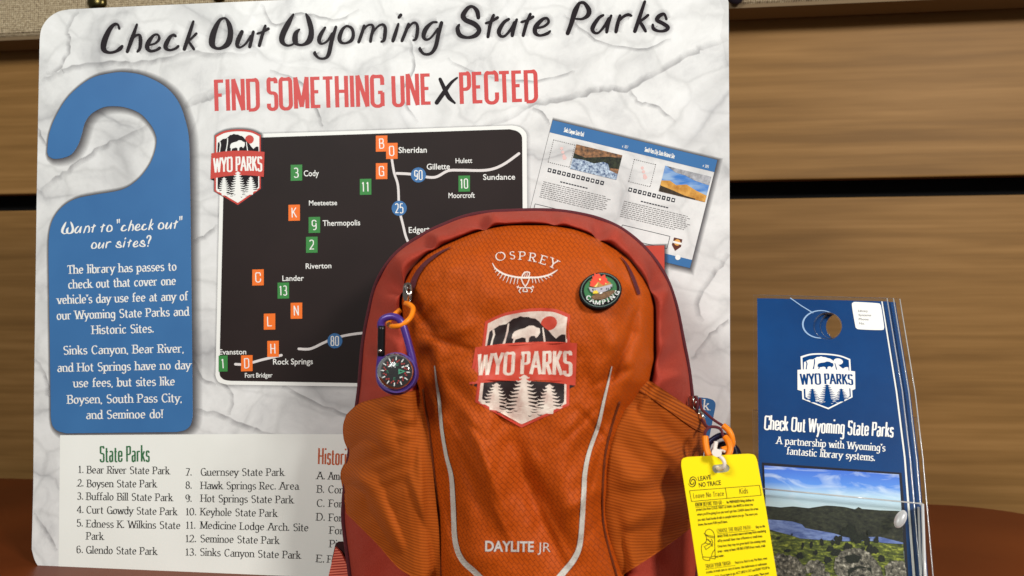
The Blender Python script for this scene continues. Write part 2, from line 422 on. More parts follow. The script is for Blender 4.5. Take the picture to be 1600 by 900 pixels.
def tube(mb, pts, rad, mat, sides=10, closed=False, cap=True):
    pts = [Vector(p) for p in pts]; n = len(pts); rr = rad if isinstance(rad, (list, tuple)) else [rad] * n
    vs = []; up = None
    for i, p in enumerate(pts):
        a = pts[(i - 1) % n] if closed or i > 0 else p; b = pts[(i + 1) % n] if closed or i < n - 1 else p
        t = (b - a).normalized()
        if up is None: up = t.orthogonal().normalized()
        up = (up - t * up.dot(t)).normalized(); s = t.cross(up)
        for k in range(sides):
            an = 2 * pi * k / sides; vs.append(p + (up * cos(an) + s * sin(an)) * rr[i])
    fs = [[i * sides + k, i * sides + (k + 1) % sides, ((i + 1) % n) * sides + (k + 1) % sides, ((i + 1) % n) * sides + k] for i in range(n if closed else n - 1) for k in range(sides)]
    if cap and not closed: fs += [list(range(sides))[::-1], list(range((n - 1) * sides, n * sides))]
    mb.add(vs, fs, mat, True)
def pxtube(mb, pts, rpx, mat, sides=10, closed=False, n=6):
    """pts: (px, py, Y) traced centre line at its own depth; radius in photo pixels at that depth"""
    q = spline(pts, n, closed)
    v = [P(*p) for p in q]; k = [(p - CAM).length / F_PX * rpx for p in v]
    tube(mb, v, k, mat, sides, closed)
def dome(mb, surf, cx, cy, rx, ry, h0, h1, mat, n=28, rings=6, ang=0):
    vs = []; fs = []
    for j in range(rings):
        t = j / rings; k = cos(t * pi / 2); h = h0 + (h1 - h0) * sin(t * pi / 2)
        for x, y in disc(cx, cy, rx * k, n, ry * k, ang): vs.append(surf.at(x, y, h))
    vs.append(surf.at(cx, cy, h1))
    for j in range(rings - 1):
        for i in range(n): fs.append([j * n + i, j * n + (i + 1) % n, (j + 1) * n + (i + 1) % n, (j + 1) * n + i])
    for i in range(n): fs.append([(rings - 1) * n + i, (rings - 1) * n + (i + 1) % n, rings * n])
    mb.add(vs, fs, mat, True)

# ------------------------------------------------------------------ lettering: one skeleton alphabet, drawn as serif, condensed or marker strokes
GL = {
'A': ".74|.03,0 .37,1;.37,1 .71,0;.15,.34 .59,.34", 'B': ".62|.1,0 .1,1;.1,1 .3,1 (.3,.76,.22,.24,90,-90) .1,.52;.1,.52 .3,.52 (.32,.26,.25,.26,90,-90) .1,0",
'C': ".68|(.38,.5,.30,.5,CA,CB)", 'D': ".72|.1,0 .1,1;.1,1 .32,1 (.32,.5,.33,.5,90,-90) .1,0", 'E': ".58|.1,0 .1,1;.1,1 .53,1;.1,.52 .44,.52;.1,0 .54,0",
'F': ".54|.1,0 .1,1;.1,1 .52,1;.1,.5 .42,.5", 'G': ".74|(.38,.5,.30,.5,CA,GB);.67,0 .67,.44;.69,.44 .42,.44", 'H': ".74|.1,0 .1,1;.64,0 .64,1;.1,.51 .64,.51",
'I': ".24|.12,0 .12,1", 'J': ".4|.3,1 .3,.2 (.16,.2,.14,.2,0,-130)", 'K': ".66|.1,0 .1,1;.58,1 .12,.42;.26,.58 .62,0", 'L': ".54|.1,0 .1,1;.1,0 .52,0",
'M': ".86|.1,0 .1,1;.1,1 .43,.05;.43,.05 .76,1;.76,1 .76,0", 'N': ".74|.1,0 .1,1;.1,1 .64,0;.64,0 .64,1", 'O': ".74|(.37,.5,.29,.5,90,450)",
'P': ".60|.1,0 .1,1;.1,1 .3,1 (.3,.73,.24,.27,90,-90) .1,.46", 'Q': ".74|(.37,.5,.29,.5,90,450);.42,.2 .66,-.1", 'R': ".64|.1,0 .1,1;.1,1 .3,1 (.3,.74,.23,.26,90,-90) .1,.48;.3,.48 .58,0",
'S': ".58|(.29,.76,.21,.24,SA,270) (.29,.26,.22,.26,90,SB)", 'T': ".62|.31,0 .31,1;.03,1 .59,1", 'U': ".72|.1,1 .1,.3 (.36,.3,.26,.3,180,360) .62,1",
'V': ".7|.03,1 .35,0;.35,0 .67,1", 'W': "1.0|.03,1 .26,0;.26,0 .5,.95;.5,.95 .74,0;.74,0 .97,1", 'X': ".66|.04,1 .62,0;.62,1 .04,0", 'Y': ".66|.03,1 .33,.45;.63,1 .33,.45;.33,.45 .33,0", 'Z': ".6|.06,1 .54,1;.54,1 .06,0;.06,0 .56,0",
'a': ".52|.43,0 .43,.44 (.26,.44,.17,.22,0,145);.43,.38 .25,.38 (.25,.19,.17,.19,90,270) .43,.1", 'b': ".56|.1,0 .1,1.05;(.31,.33,.2,.33,0,360)", 'c': ".5|(.29,.33,.21,.33,LA,LB)",
'd': ".58|(.28,.33,.2,.33,0,360);.48,0 .48,1.05", 'e': ".54|.09,.36 .48,.36 (.28,.34,.2,.32,3,LB)", 'f': ".36|.15,0 .15,.8 (.29,.84,.14,.2,180,55);.02,.64 .33,.64",
'g': ".56|(.27,.35,.19,.31,0,360);.46,.66 .46,-.1 (.27,-.1,.19,.24,0,-150)", 'h': ".58|.1,0 .1,1.05;.1,.40 (.29,.44,.19,.22,170,0) .48,0", 'i': ".22|.11,0 .11,.66;*.11,.92", 'j': ".24|.13,.66 .13,-.15 (.02,-.15,.11,.16,0,-90)",
'k': ".54|.1,0 .1,1.05;.46,.66 .12,.28;.22,.4 .5,0", 'l': ".22|.11,0 .11,1.05", 'm': ".86|.1,0 .1,.66;.1,.42 (.26,.44,.16,.22,170,0) .42,0;.42,.42 (.59,.44,.17,.22,170,0) .76,0",
'n': ".58|.1,0 .1,.66;.1,.40 (.29,.44,.19,.22,170,0) .48,0", 'o': ".56|(.28,.33,.2,.33,90,450)", 'p': ".58|.1,-.32 .1,.66;(.31,.33,.2,.33,0,360)", 'q': ".58|.48,-.32 .48,.66;(.28,.33,.2,.33,0,360)",
'r': ".42|.1,0 .1,.66;.1,.38 (.28,.42,.18,.23,165,50)", 's': ".44|(.23,.5,.15,.165,SA,270) (.23,.17,.16,.17,90,SB)", 't': ".38|.16,.88 .16,.15 (.29,.16,.13,.16,180,300);.02,.64 .34,.64",
'u': ".58|.1,.66 .1,.22 (.28,.22,.18,.22,180,355);.47,.66 .47,0", 'v': ".54|.04,.66 .27,0;.27,0 .5,.66", 'w': ".78|.03,.66 .2,0;.2,0 .39,.62;.39,.62 .57,0;.57,0 .75,.66", 'x': ".52|.04,.66 .48,0;.48,.66 .04,0",
'y': ".54|.04,.66 .28,.02;.52,.66 .28,.02 .18,-.26 .05,-.3", 'z': ".48|.06,.66 .44,.66;.44,.66 .05,0;.05,0 .45,0",
'0': ".58|(.29,.48,.22,.48,90,450)", '1': ".4|.1,.8 .22,.95;.22,.95 .22,0", '2': ".54|(.27,.7,.19,.26,165,-35) .07,0;.07,0 .5,0", '3': ".54|(.25,.72,.18,.24,150,-90) .2,.48;.2,.48 .25,.48 (.25,.24,.21,.24,90,-155)",
'4': ".56|.4,0 .4,.96;.4,.96 .04,.28;.04,.28 .54,.28", '5': ".54|.46,.96 .13,.96;.13,.96 .1,.54 (.26,.3,.22,.3,125,-150)", '6': ".56|.08,.3 .08,.68 (.29,.7,.21,.26,180,40);(.28,.29,.2,.29,0,360)", '7': ".5|.05,.96 .47,.96;.47,.96 .18,0",
'8': ".56|(.28,.72,.18,.24,90,450);(.28,.24,.21,.24,90,450)", '9': ".56|(.28,.66,.2,.3,0,360);.48,.66 .48,.3 (.27,.24,.21,.24,0,-115)", '.': ".2|*.1,.04", ',': ".2|.12,.06 .06,-.14", "'": ".18|.09,1 .09,.76", '"': ".3|.09,1.05 .08,.8;.21,1.05 .2,.8",
'!': ".24|.12,1 .12,.3;*.12,.04", '-': ".36|.05,.35 .3,.35", '&': ".7|.64,0 .2,.7 (.3,.8,.14,.18,200,-30) .12,.35 (.26,.2,.2,.2,140,320) .62,.45", '?': ".5|(.25,.76,.18,.24,160,-60) .25,.3;*.25,.04",
}
STY = {  # thin, thick, superellipse exponent, serif, letter gap, terminal angles
 'serif': dict(thin=.05, thick=.14, n=2.0, serif=1, gap=.035, CA=42, CB=318, SA=30, SB=-150, LA=45, LB=318),
 'serifb': dict(thin=.06, thick=.155, n=2.0, serif=1, gap=.035, CA=42, CB=318, SA=30, SB=-150, LA=45, LB=318),
 'slab': dict(thin=.14, thick=.18, n=2.2, serif=1, gap=.08, CA=36, CB=324, SA=30, SB=-150, LA=45, LB=318),
 'cond': dict(thin=.105, thick=.128, n=4.2, serif=0, gap=.085, CA=0, CB=360, SA=0, SB=-180, LA=0, LB=360, GB=360),
 'condl': dict(thin=.09, thick=.108, n=4.0, serif=0, gap=.10, CA=0, CB=360, SA=0, SB=-180, LA=0, LB=360, GB=360),
 'condb': dict(thin=.125, thick=.165, n=4.0, serif=0, gap=.085, CA=0, CB=360, SA=0, SB=-180, LA=0, LB=360, GB=360),
 'hand': dict(thin=.085, thick=.10, n=2.1, serif=0, gap=.10, CA=45, CB=318, SA=35, SB=-150, LA=45, LB=318),
}
GC = {}
def glyph(ch, sty, asp):
    key = (ch, sty, round(asp, 2))
    if key in GC: return GC[key]
    T = STY[sty]; g = GL[ch]
    for k in ('CA', 'CB', 'SA', 'SB', 'LA', 'LB', 'GB'): g = g.replace(k, str(T.get(k, 325)))
    w_, body = g.split('|'); polys = []
    for st in body.split(';'):
        if st[0] == '*':
            x, y = map(float, st[1:].split(',')); r = T['thick'] * .62
            polys.append(disc(x * asp, y + r * .5, r, 9) if not sty.startswith('cond') else [(x * asp - r * .8, y - r * .4), (x * asp + r * .8, y - r * .4), (x * asp + r * .8, y + r * 1.2), (x * asp - r * .8, y + r * 1.2)]); continue
        pts = []
        for tok in st.split(' '):
            if tok[0] == '(':
                cx, cy, rx, ry, a0, a1 = map(float, tok[1:-1].split(',')); n = max(4, int(abs(a1 - a0) / (13 if T['n'] > 3 else 18)))
                if T['n'] > 3:      # straight sided bowls
                    rx *= asp; cx *= asp; rr = min(rx, ry) * .92; arc = []
                    for k in range(n + 1):
                        a = R(a0 + (a1 - a0) * k / n); c, s_ = cos(a), sin(a)
                        arc.append((cx + math.copysign(rx - rr, c) + rr * c, cy + math.copysign(ry - rr, s_) + rr * s_))
                    ex = (ry - rr) * .5
                    if abs(a0) < 1 and ch in 'CGScs': arc = [(arc[0][0], arc[0][1] - ex)] + arc
                    if ch in 'CScse' and (a1 == 360 or a1 == -180): arc = arc + [(arc[-1][0], arc[-1][1] + ex)]
                    pts += arc
                else:
                    for k in range(n + 1):
                        a = R(a0 + (a1 - a0) * k / n); pts.append(((cx + rx * cos(a)) * asp, cy + ry * sin(a)))
            else:
                x, y = map(float, tok.split(',')); pts.append((x * asp, y))
        q = [pts[0]]
        for p in pts[1:]:
            if math.hypot(p[0] - q[-1][0], p[1] - q[-1][1]) > .004: q.append(p)
        # keep strokes inside the cap / base line
        th = []
        for i in range(len(q)):
            a = q[max(0, i - 1)]; b = q[min(len(q) - 1, i + 1)]; ang = math.atan2(b[1] - a[1], b[0] - a[0])
            f = abs(sin(ang - R(20 if T['serif'] else 0)))
            th.append((T['thin'] + (T['thick'] - T['thin']) * f) / 2)
        inset = T['thin'] / 2
        sp = [(x, min(max(y, inset if abs(y) < .03 and len(q) > 2 else y), (1 - inset) if abs(y - 1) < .03 and len(q) > 2 else y), r) for (x, y), r in zip(q, th)]
        if len(sp) == 2 and abs(sp[0][1] - sp[1][1]) < .01:
            yy = sp[0][1]; yy = inset if abs(yy) < .02 else (1 - inset if abs(yy - 1) < .02 else yy)
            sp = [(x, yy, r) for x, y, r in sp]
        polys += stroke_polys(sp, sty == 'hand', 8)
        if T['serif']:
            sl = max(.062, T['thin'] * .8)
            for a, b in ((q[0], q[1]), (q[-1], q[-2])):
                dx, dy = b[0] - a[0], b[1] - a[1]
                if abs(dy) > .9 * abs(dx) and min(abs(a[1] - k) for k in (0, .66, 1, 1.05, -.32)) < .02:
                    s_ = sl if dy > 0 else -sl; hw = (.19 if ch.isupper() else .17) * min(1.15, max(.8, asp))
                    x0 = a[0] - hw; x1 = a[0] + (hw if not (ch.islower() and a[1] > .5 and ch not in 'vwxy') else .03)
                    polys.append([(x0, a[1]), (x1, a[1]), (x1, a[1] + s_), (x0, a[1] + s_)])
                if abs(dy) < .05 and abs(dx) > .1 and (abs(a[1]) < .02 or abs(a[1] - 1) < .02):
                    s_ = .2 if a[1] < .5 else -.2; k = .03
                    polys.append([(a[0] - k, a[1]), (a[0] + k, a[1]), (a[0] + k, a[1] + s_), (a[0] - k, a[1] + s_)])
    v, f = cdt(polys, (), None, 1e-5)
    GC[key] = (float(w_) * asp, v, f); return GC[key]
def text_width(s, sty, asp):
    T = STY[sty]; sp_ = .36 if T['serif'] else .26; return sum(((sp_ if c == ' ' else float(GL[c].split('|')[0])) * asp + T['gap'] * (asp ** .5)) for c in s) - T['gap'] * (asp ** .5)
def write(mb, surf, h, mat, s, x0, y0, x1, y1, cap, sty, asp=None, bow=0.0):
    """text from (x0,y0) to (x1,y1) along the baseline (traced), cap height in the same units; bow lifts the middle"""
    L_ = math.hypot(x1 - x0, y1 - y0)
    lo, hi = .1, 3.0
    for _ in range(30):
        mid = (lo + hi) / 2
        if text_width(s, sty, mid) * cap > L_: hi = mid
        else: lo = mid
    asp = (lo + hi) / 2; ux, uy = (x1 - x0) / L_, (y1 - y0) / L_; x = 0; gp = STY[sty]['gap'] * asp ** .5
    for c in s:
        if c == ' ': x += (.36 if STY[sty]['serif'] else .26) * asp + gp; continue
        gw, v, f = glyph(c, sty, asp); pts = []
        for gx, gy in v:
            a = (x + gx) * cap; b = gy * cap + bow * (1 - (2 * a / L_ - 1) ** 2)
            pts.append(surf.at(x0 + ux * a + uy * b, y0 + uy * a - ux * b, h))
        mb.add(pts, f, mat); x += gw + gp
SC = {}
def sans_mesh(s, bold, spacing=1.0):
    k = (s, bold, spacing)
    if k not in SC:
        c = bpy.data.curves.new("lettering", 'FONT'); c.body = s; c.size = 1; c.offset = bold; c.resolution_u = 3; c.space_character = spacing
        o = bpy.data.objects.new("lettering", c); COL.objects.link(o); bpy.context.view_layer.update()
        me = bpy.data.meshes.new_from_object(o.evaluated_get(bpy.context.evaluated_depsgraph_get()))
        v = [(p.co.x, p.co.y) for p in me.vertices]; f = [list(p.vertices) for p in me.polygons]
        bpy.data.objects.remove(o); bpy.data.curves.remove(c); bpy.data.meshes.remove(me)
        SC[k] = (v, f)
    return SC[k]
def sans(mb, surf, h, mat, s, x0, y0, x1, y1, cap, bold=.012, spacing=1.0):
    v, f = sans_mesh(s, bold, spacing)
    xm = min(p[0] for p in v); W_ = max(p[0] for p in v) - xm
    L_ = math.hypot(x1 - x0, y1 - y0); ux, uy = (x1 - x0) / L_, (y1 - y0) / L_; k = L_ / W_; ky = cap / .73
    mb.add([surf.at(x0 + ux * (a - xm) * k + uy * b * ky, y0 + uy * (a - xm) * k - ux * b * ky, h) for a, b in v], f, mat)

# hand-lettered marker glyphs, traced (x, y, half width)
def zz(ox, oy, k, s): return [[(ox + a / k, oy + b / k, c / k) for a, b, c in st] for st in s]
Z1 = lambda s: zz(140, 0, 5.333, s); Z2 = lambda s: zz(420, 0, 5.333, s); Z3 = lambda s: zz(680, 0, 4.0, s)
TITLE = [
('C', Z1([[(248,238,11),(235,205,10),(205,205,14),(165,250,20),(125,340,25),(118,410,22),(160,438,12),(215,430,12),(255,405,17),(272,385,12)]])),
('h', Z1([[(395,205,10),(355,320,17),(315,430,14)],[(330,360,8),(375,305,10),(415,290,10),(425,330,16),(420,400,14),(400,430,10)]])),
('e', Z1([[(505,375,8),(550,360,9),(580,325,12),(570,290,9),(535,295,11),(495,345,19),(480,395,19),(505,425,13),(550,420,11),(585,400,13)]])),
('c', Z1([[(715,300,13),(700,290,10),(670,310,15),(640,365,20),(635,400,17),(670,418,10),(715,405,11),(740,385,11)]])),
('k', Z1([[(865,180,11),(830,290,16),(790,410,15)],[(890,280,11),(850,320,10),(820,345,9)],[(825,345,9),(850,380,12),(870,410,11)]])),
('O', Z1([[(1120,150,9),(1080,175,15),(1035,270,25),(1020,360,26),(1050,400,13),(1100,400,14),(1155,360,25),(1175,280,23),(1165,210,20),(1140,160,11),(1120,150,9)]])),
('u', Z1([[(1270,265,16),(1240,330,20),(1230,380,15),(1255,395,9),(1300,365,9),(1345,300,11)],[(1365,265,12),(1350,330,14),(1335,390,14)]])),
('t', Z1([[(1465,215,11),(1440,290,14),(1415,380,14)],[(1400,280,10),(1445,265,10),(1490,240,13)]])),
('W', Z2([[(205,120,9),(165,190,22),(120,280,25),(110,340,22),(140,375,12),(180,378,9),(215,360,8)],[(255,245,8),(225,280,20),(220,340,24),(240,370,12),(290,372,12),(340,335,25),(355,260,22),(335,170,20),(312,118,9)]])),
('y', Z2([[(470,230,10),(430,295,18),(420,345,16),(445,365,9),(490,340,10),(530,280,12)],[(560,225,12),(525,340,17),(500,450,17),(470,485,11),(420,485,10),(385,450,14),(385,435,10)]])),
('o', Z2([[(650,215,9),(615,245,14),(590,310,18),(600,350,14),(640,360,9),(690,335,15),(705,285,14),(690,235,13),(650,215,9)]])),
('m', Z2([[(795,215,12),(775,280,14),(750,350,13)],[(775,270,8),(820,215,9),(860,208,10),(870,240,14),(855,300,13),(848,345,13)],[(860,280,8),(910,220,9),(950,205,11),(970,230,14),(968,290,16),(960,335,13),(938,348,9)]])),
('i', Z2([[(1080,200,10),(1055,280,16),(1035,340,15)],[(1100,125,14),(1085,145,13)]])),
('n', Z2([[(1165,200,12),(1135,280,14),(1110,340,13)],[(1140,260,8),(1190,200,10),(1225,192,11),(1240,230,14),(1235,290,15),(1225,325,12),(1205,335,9)]])),
('g', Z2([[(1400,185,9),(1360,190,11),(1310,240,19),(1290,300,18),(1310,330,11),(1350,315,9),(1410,240,11)],[(1440,190,15),(1415,280,17),(1390,390,17),(1350,445,13),(1295,450,11),(1262,415,14),(1260,400,10)]])),
('S', Z3([[(270,110,12),(262,70,14),(235,42,9),(205,50,12),(175,95,16),(190,125,15),(245,150,16),(275,185,14),(255,220,14),(205,235,9),(155,220,14),(140,180,13),(150,155,7)]])),
('t', Z3([[(365,95,9),(345,150,11),(330,230,10)],[(318,145,8),(355,132,8),(390,110,10)]])),
('a', Z3([[(460,120,9),(430,140,11),(400,190,14),(405,222,10),(435,225,8),(475,180,9),(495,140,9)],[(510,122,8),(490,180,12),(482,222,11)]])),
('t', Z3([[(595,88,9),(570,150,11),(550,222,10)],[(540,138,8),(580,125,8),(612,105,9)]])),
('e', Z3([[(640,175,7),(680,165,8),(708,140,9),(700,115,8),(670,122,11),(630,165,15),(625,205,13),(655,222,8),(700,210,10),(718,195,7)]])),
('P', Z3([[(900,20,10),(875,70,17),(850,150,14),(828,208,13)],[(900,20,9),(930,18,10),(960,60,15),(955,95,14),(920,118,8),(880,118,6)]])),
('a', Z3([[(1050,95,8),(1020,115,11),(985,170,14),(990,200,10),(1020,205,7),(1060,160,9),(1085,115,9)],[(1100,98,8),(1080,150,12),(1072,200,10)]])),
('r', Z3([[(1155,98,9),(1140,150,12),(1130,198,11)],[(1140,140,7),(1175,105,9),(1205,92,10),(1225,98,8)]])),
('k', Z3([[(1310,10,9),(1280,100,12),(1248,195,12)],[(1330,95,9),(1300,120,9),(1270,135,8)],[(1275,130,8),(1295,160,11),(1315,195,9)]])),
('s', Z3([[(1445,120,8),(1430,88,9),(1400,100,13),(1385,125,12),(1420,145,12),(1455,170,12),(1440,190,10),(1400,195,8),(1365,180,11),(1360,155,8)]])),
]
HAND = {}
for ch, sts in TITLE:
    xs = [p[0] for s in sts for p in s]; x0 = min(xs); bl = lambda x: 84 - .0389 * (x - 165)
    if ch not in HAND: HAND[ch] = (max(xs) - x0, [[(x - x0, bl(x) - y, r) for x, y, r in s] for s in sts])
HAND['"'] = (9, [[(2, 50, 2.6), (1, 36, 1.6)], [(10, 51, 2.6), (9, 37, 1.6)]])
HAND['?'] = (20, [[(2, 40, 3), (6, 48, 2.4), (16, 48, 3), (18, 38, 3.5), (10, 24, 3), (7, 13, 2.4)], [(4, 2, 3), (4, 3, 3)]])
def write_hand(mb, surf, h, mat, s, x0, y0, x1, y1, bold=1.0):
    tot = sum((14 if c == ' ' else HAND[c][0] + 9) for c in s) - 9; L_ = math.hypot(x1 - x0, y1 - y0); k = L_ / tot; ux, uy = (x1 - x0) / L_, (y1 - y0) / L_; x = 0
    for c in s:
        if c == ' ': x += 14; continue
        gw, sts = HAND[c]; polys = []
        for st in sts: polys += stroke_polys([(a, b, r * bold) for a, b, r in spline(st, 4)], True, 8)
        v, f = cdt(polys, (), None, 1e-3)
        mb.add([surf.at(x0 + ux * (x + a) * k + uy * b * k, y0 + uy * (x + a) * k - ux * b * k, h) for a, b in v], f, mat); x += gw + 9

def bilin(tl, tr, br, bl, box):
    x0, y0, x1, y1 = box
    def f(p):
        u = (p[0] - x0) / (x1 - x0); v = (p[1] - y0) / (y1 - y0)
        return tuple((tl[k] * (1 - u) + tr[k] * u) * (1 - v) + (bl[k] * (1 - u) + br[k] * u) * v for k in (0, 1))
    return f
class Warp:
    """a printed design placed on a surface through its four traced corners"""
    def __init__(s, f, surf): s.f = f; s.s = surf
    def at(s, x, y, h=0.0): a = s.f((x, y)); return s.s.at(a[0], a[1], h)

def cdt_layers(mb, surf, h, lay, grid=None):
    """several inks printed in one flat layer: each triangle takes the topmost ink over it"""
    vs = []; fs = []; own = []
    for m, polys in lay:
        for p in polys:
            fs.append(list(range(len(vs), len(vs) + len(p)))); vs.extend(Vector((q[0], q[1])) for q in p)
            own.append((m, min(q[0] for q in p), max(q[0] for q in p), min(q[1] for q in p), max(q[1] for q in p), p))
    if grid:
        x0, x1, y0, y1 = own[0][1:5]; x = x0 + grid * .37
        while x < x1:
            y = y0 + grid * .41
            while y < y1: vs.append(Vector((x, y))); y += grid
            x += grid
    es = [(f[i - 1], f[i]) for f in fs for i in range(len(f))]
    r = delaunay_2d_cdt(vs, es, [], 0, 1e-3); pts = [surf.at(v.x, v.y, h) for v in r[0]]; by = {}
    for f in r[2]:
        x = sum(r[0][i].x for i in f) / len(f); y = sum(r[0][i].y for i in f) / len(f)
        for m, x0, x1, y0, y1, p in reversed(own):
            if x < x0 or x > x1 or y < y0 or y > y1: continue
            c = False; j = len(p) - 1
            for i in range(len(p)):
                if (p[i][1] > y) != (p[j][1] > y) and x < (p[j][0] - p[i][0]) * (y - p[i][1]) / (p[j][1] - p[i][1]) + p[i][0]: c = not c
                j = i
            if c: by.setdefault(m, []).append(list(f)); break
    base = None
    for m, ff in by.items():
        used = sorted({i for f in ff for i in f}); ix = {u: k for k, u in enumerate(used)}
        mb.add([pts[i] for i in used], [[ix[i] for i in f] for f in ff], m)
# shield emblem, drawn once
def fir(cx, top, bot, hw, lev):
    L_, Rr = [], []
    for i in range(lev):
        t0 = i / lev; t1 = (i + .75) / lev; y0 = top + (bot - top) * t0; y1 = top + (bot - top) * t1
        wo = hw * (.18 + .82 * t1 ** .8); wi = wo * .36
        j = random.uniform(-.1, .1)
        for lst, sg in ((L_, -1), (Rr, 1)):
            lst.append((cx + sg * wi * .8, y0 + 1)); lst.append((cx + sg * wo * .75 * (1 + j), y1 - 4)); lst.append((cx + sg * wo * (1 + j * sg), y1 - 9)); lst.append((cx + sg * wo * .8, y1 + 3)); lst.append((cx + sg * wi, y1 + 2))
    return [(cx, top - 4)] + Rr + [(cx + hw * .3, bot + 30), (cx - hw * .3, bot + 30)] + L_[::-1]
def arc_pts(pts, n=6): return spline(pts, n)
SH_OUT = arc_pts([(158,128),(250,86),(375,73),(500,86),(588,128)]) + [(588,632),(375,778),(156,642)]
SH_IN = arc_pts([(174,142),(255,104),(375,91),(495,104),(574,142)]) + [(574,624),(375,758),(171,634)]
MOUNT = [(181,284),(186,195),(204,182),(222,168),(232,160),(266,155),(280,143),(300,124),(318,122),(335,113),(352,120),(375,121),(392,131),(412,135),(432,152),(442,168),(460,192),(480,208),(500,236),(520,258),(534,243),(548,235),(566,238),(568,284)]
BISON = [((a - 345) * .752 + 304, (b - 148) * .80 + 174) for a, b in [(340,235),(343,205),(355,185),(385,172),(420,165),(450,148),(480,150),(500,165),(522,172),(525,205),(512,230),(500,242),(490,225),(470,225),(455,238),(452,275),(435,275),(432,240),(410,232),(385,240),(365,245),(358,275),(348,275),(352,240)]]
LOWER = [(186,500),(186,618),(210,648),(240,640),(262,662),(292,668),(318,682),(350,660),(402,660),(430,672),(462,660),(520,648),(548,640),(564,612),(564,500)]
def emblem(mb, surf, h, c, grid=None, text_sty='cond'):
    lay = [(c['edge'], [SH_OUT]), (c['field'], [SH_IN]), (c['sun'], [disc(482, 168, 41, 20)]), (c['mount'], [MOUNT, LOWER])]
    crack = stroke_polys([(204,184,5),(211,215,5),(205,250,4),(202,284,5)], False) + stroke_polys([(278,152,4),(276,200,5),(270,240,4),(262,284,7)], False) + stroke_polys([(452,190,3),(458,230,4),(466,284,5)], False)
    lay += [(c['field'], crack), (c['bison'], [BISON])]
    random.seed(3)
    lay += [(c['tree'], [fir(246, 520, 655, 68, 7), fir(494, 520, 655, 68, 7)])]
    bt = arc_pts([(126,291),(250,276),(375,271),(500,275),(623,288)]); bb = arc_pts([(616,522),(500,506),(375,501),(250,508),(119,530)])
    lay += [(c['mount'], [[(119,530),(156,524),(156,545)], [(616,522),(588,518),(588,540)]]), (c['banner'], [bt + bb]), (c['tree2'], [fir(374, 468, 668, 92, 9)])]
    lay += [(c['mark'], [[(x - a, y), (x - a * .4, y + 5), (x + a * .5, y + 4), (x + a, y - 1), (x + a * .4, y + 9), (x - a * .5, y + 10)] for x, y, a in ((290,668,24),(318,686,20),(345,676,12),(430,676,20),(455,690,14),(268,690,14),(410,700,10))])]
    class Flat:
        def at(s_, x, y, h_=0.0): return Vector((x, y, 0))
    tm = MB(); write(tm, Flat(), 0, c['word'], "WYO PARKS", 150, 471, 598, 466, 134, text_sty, bow=8)
    lay += [(c['word'], [[(tm.v[i].x, tm.v[i].y) for i in f] for f in tm.f])]
    cdt_layers(mb, surf, h, lay, grid)

# ================================================================== the setting: wall, table
YW = 0.385
wall = MB()
def boxq(mb, x0, x1, y0, y1, z0, z1, mat):
    v = [(x, y, z) for x in (x0, x1) for y in (y0, y1) for z in (z0, z1)]
    mb.add(v, [[0, 1, 3, 2], [4, 6, 7, 5], [0, 4, 5, 1], [2, 3, 7, 6], [0, 2, 6, 4], [1, 5, 7, 3]], mat)
def bevel_box(name, parent, x0, x1, y0, y1, z0, z1, mat, bev=.003, label=None):
    bm = bmesh.new(); bmesh.ops.create_cube(bm, size=1)
    for v in bm.verts: v.co = Vector(((x0 + x1) / 2 + v.co.x * (x1 - x0), (y0 + y1) / 2 + v.co.y * (y1 - y0), (z0 + z1) / 2 + v.co.z * (z1 - z0)))
    bmesh.ops.bevel(bm, geom=bm.edges[:], offset=bev, segments=3, affect='EDGES', profile=.6)
    mb = MB(); bm.verts.index_update(); mb.add([v.co.copy() for v in bm.verts], [[v.index for v in f.verts] for f in bm.faces], mat); bm.free()
    return mb.build(name, parent, label)
zg1 = P(1150, 282, YW).z; zg0 = P(1150, 311, YW).z
pw = thing("wood_panel_wall", "brown wood grain panel wall with a dark horizontal gap, behind everything", "wall", (0.1, YW, 0))
bevel_box("panel", pw, -2.4, 2.4, YW, YW + .02, zg1, 1.0, M_WOOD, .0025)
bevel_box("panel", pw, -2.4, 2.4, YW, YW + .02, -.45, zg0, M_WOOD, .0025)
wall = MB(); boxq(wall, -2.4, 2.4, YW + .045, YW + .055, -.45, 1.0, M_GAP); wall.build("gap_backing", pw)
floor_z = -0.74
fl = MB(); fl.add([(-4, -4, floor_z), (4, -4, floor_z), (4, 3, floor_z), (-4, 3, floor_z)], [[0, 1, 2, 3]], mottled("floor_carpet", (92, 84, 76), (112, 104, 94), 60, 5, .95)); tag(fl.build("floor"), None, None, kind="structure")

# table top: rounded back corners, in front of the wall
YB = 0.352
tb = thing("table", "glossy red-brown wooden table with rounded back corner, under the display", "table", (0.1, -.2, floor_z))
xr = P(1628, 800, YB).x; xl = -1.0
def rrect(x0, y0, x1, y1, r, n=8):
    o = []
    for cx, cy, a in ((x1 - r, y1 - r, 0), (x0 + r, y1 - r, 90), (x0 + r, y0 + r, 180), (x1 - r, y0 + r, 270)):
        for k in range(n + 1): o.append((cx + r * cos(R(a + 90 * k / n)), cy + r * sin(R(a + 90 * k / n))))
    return o
TT = rrect(xl, -.62, xr, YB, .13, 12)
mb = MB(); n = len(TT); prof = [(-.032, -.004), (-.029, 0), (-.004, 0), (-.001, -.0015), (0, -.006)]
vs = []
cxm, cym = (xl + xr) / 2, -.2
for z, ins in prof:
    for x, y in TT:
        vs.append((x + math.copysign(ins, x - cxm), y + math.copysign(ins, y - cym), z))
fs = [[k * n + i, k * n + (i + 1) % n, (k + 1) * n + (i + 1) % n, (k + 1) * n + i] for k in range(len(prof) - 1) for i in range(n)] + [list(range((len(prof) - 1) * n, len(prof) * n)), list(range(n))[::-1]]
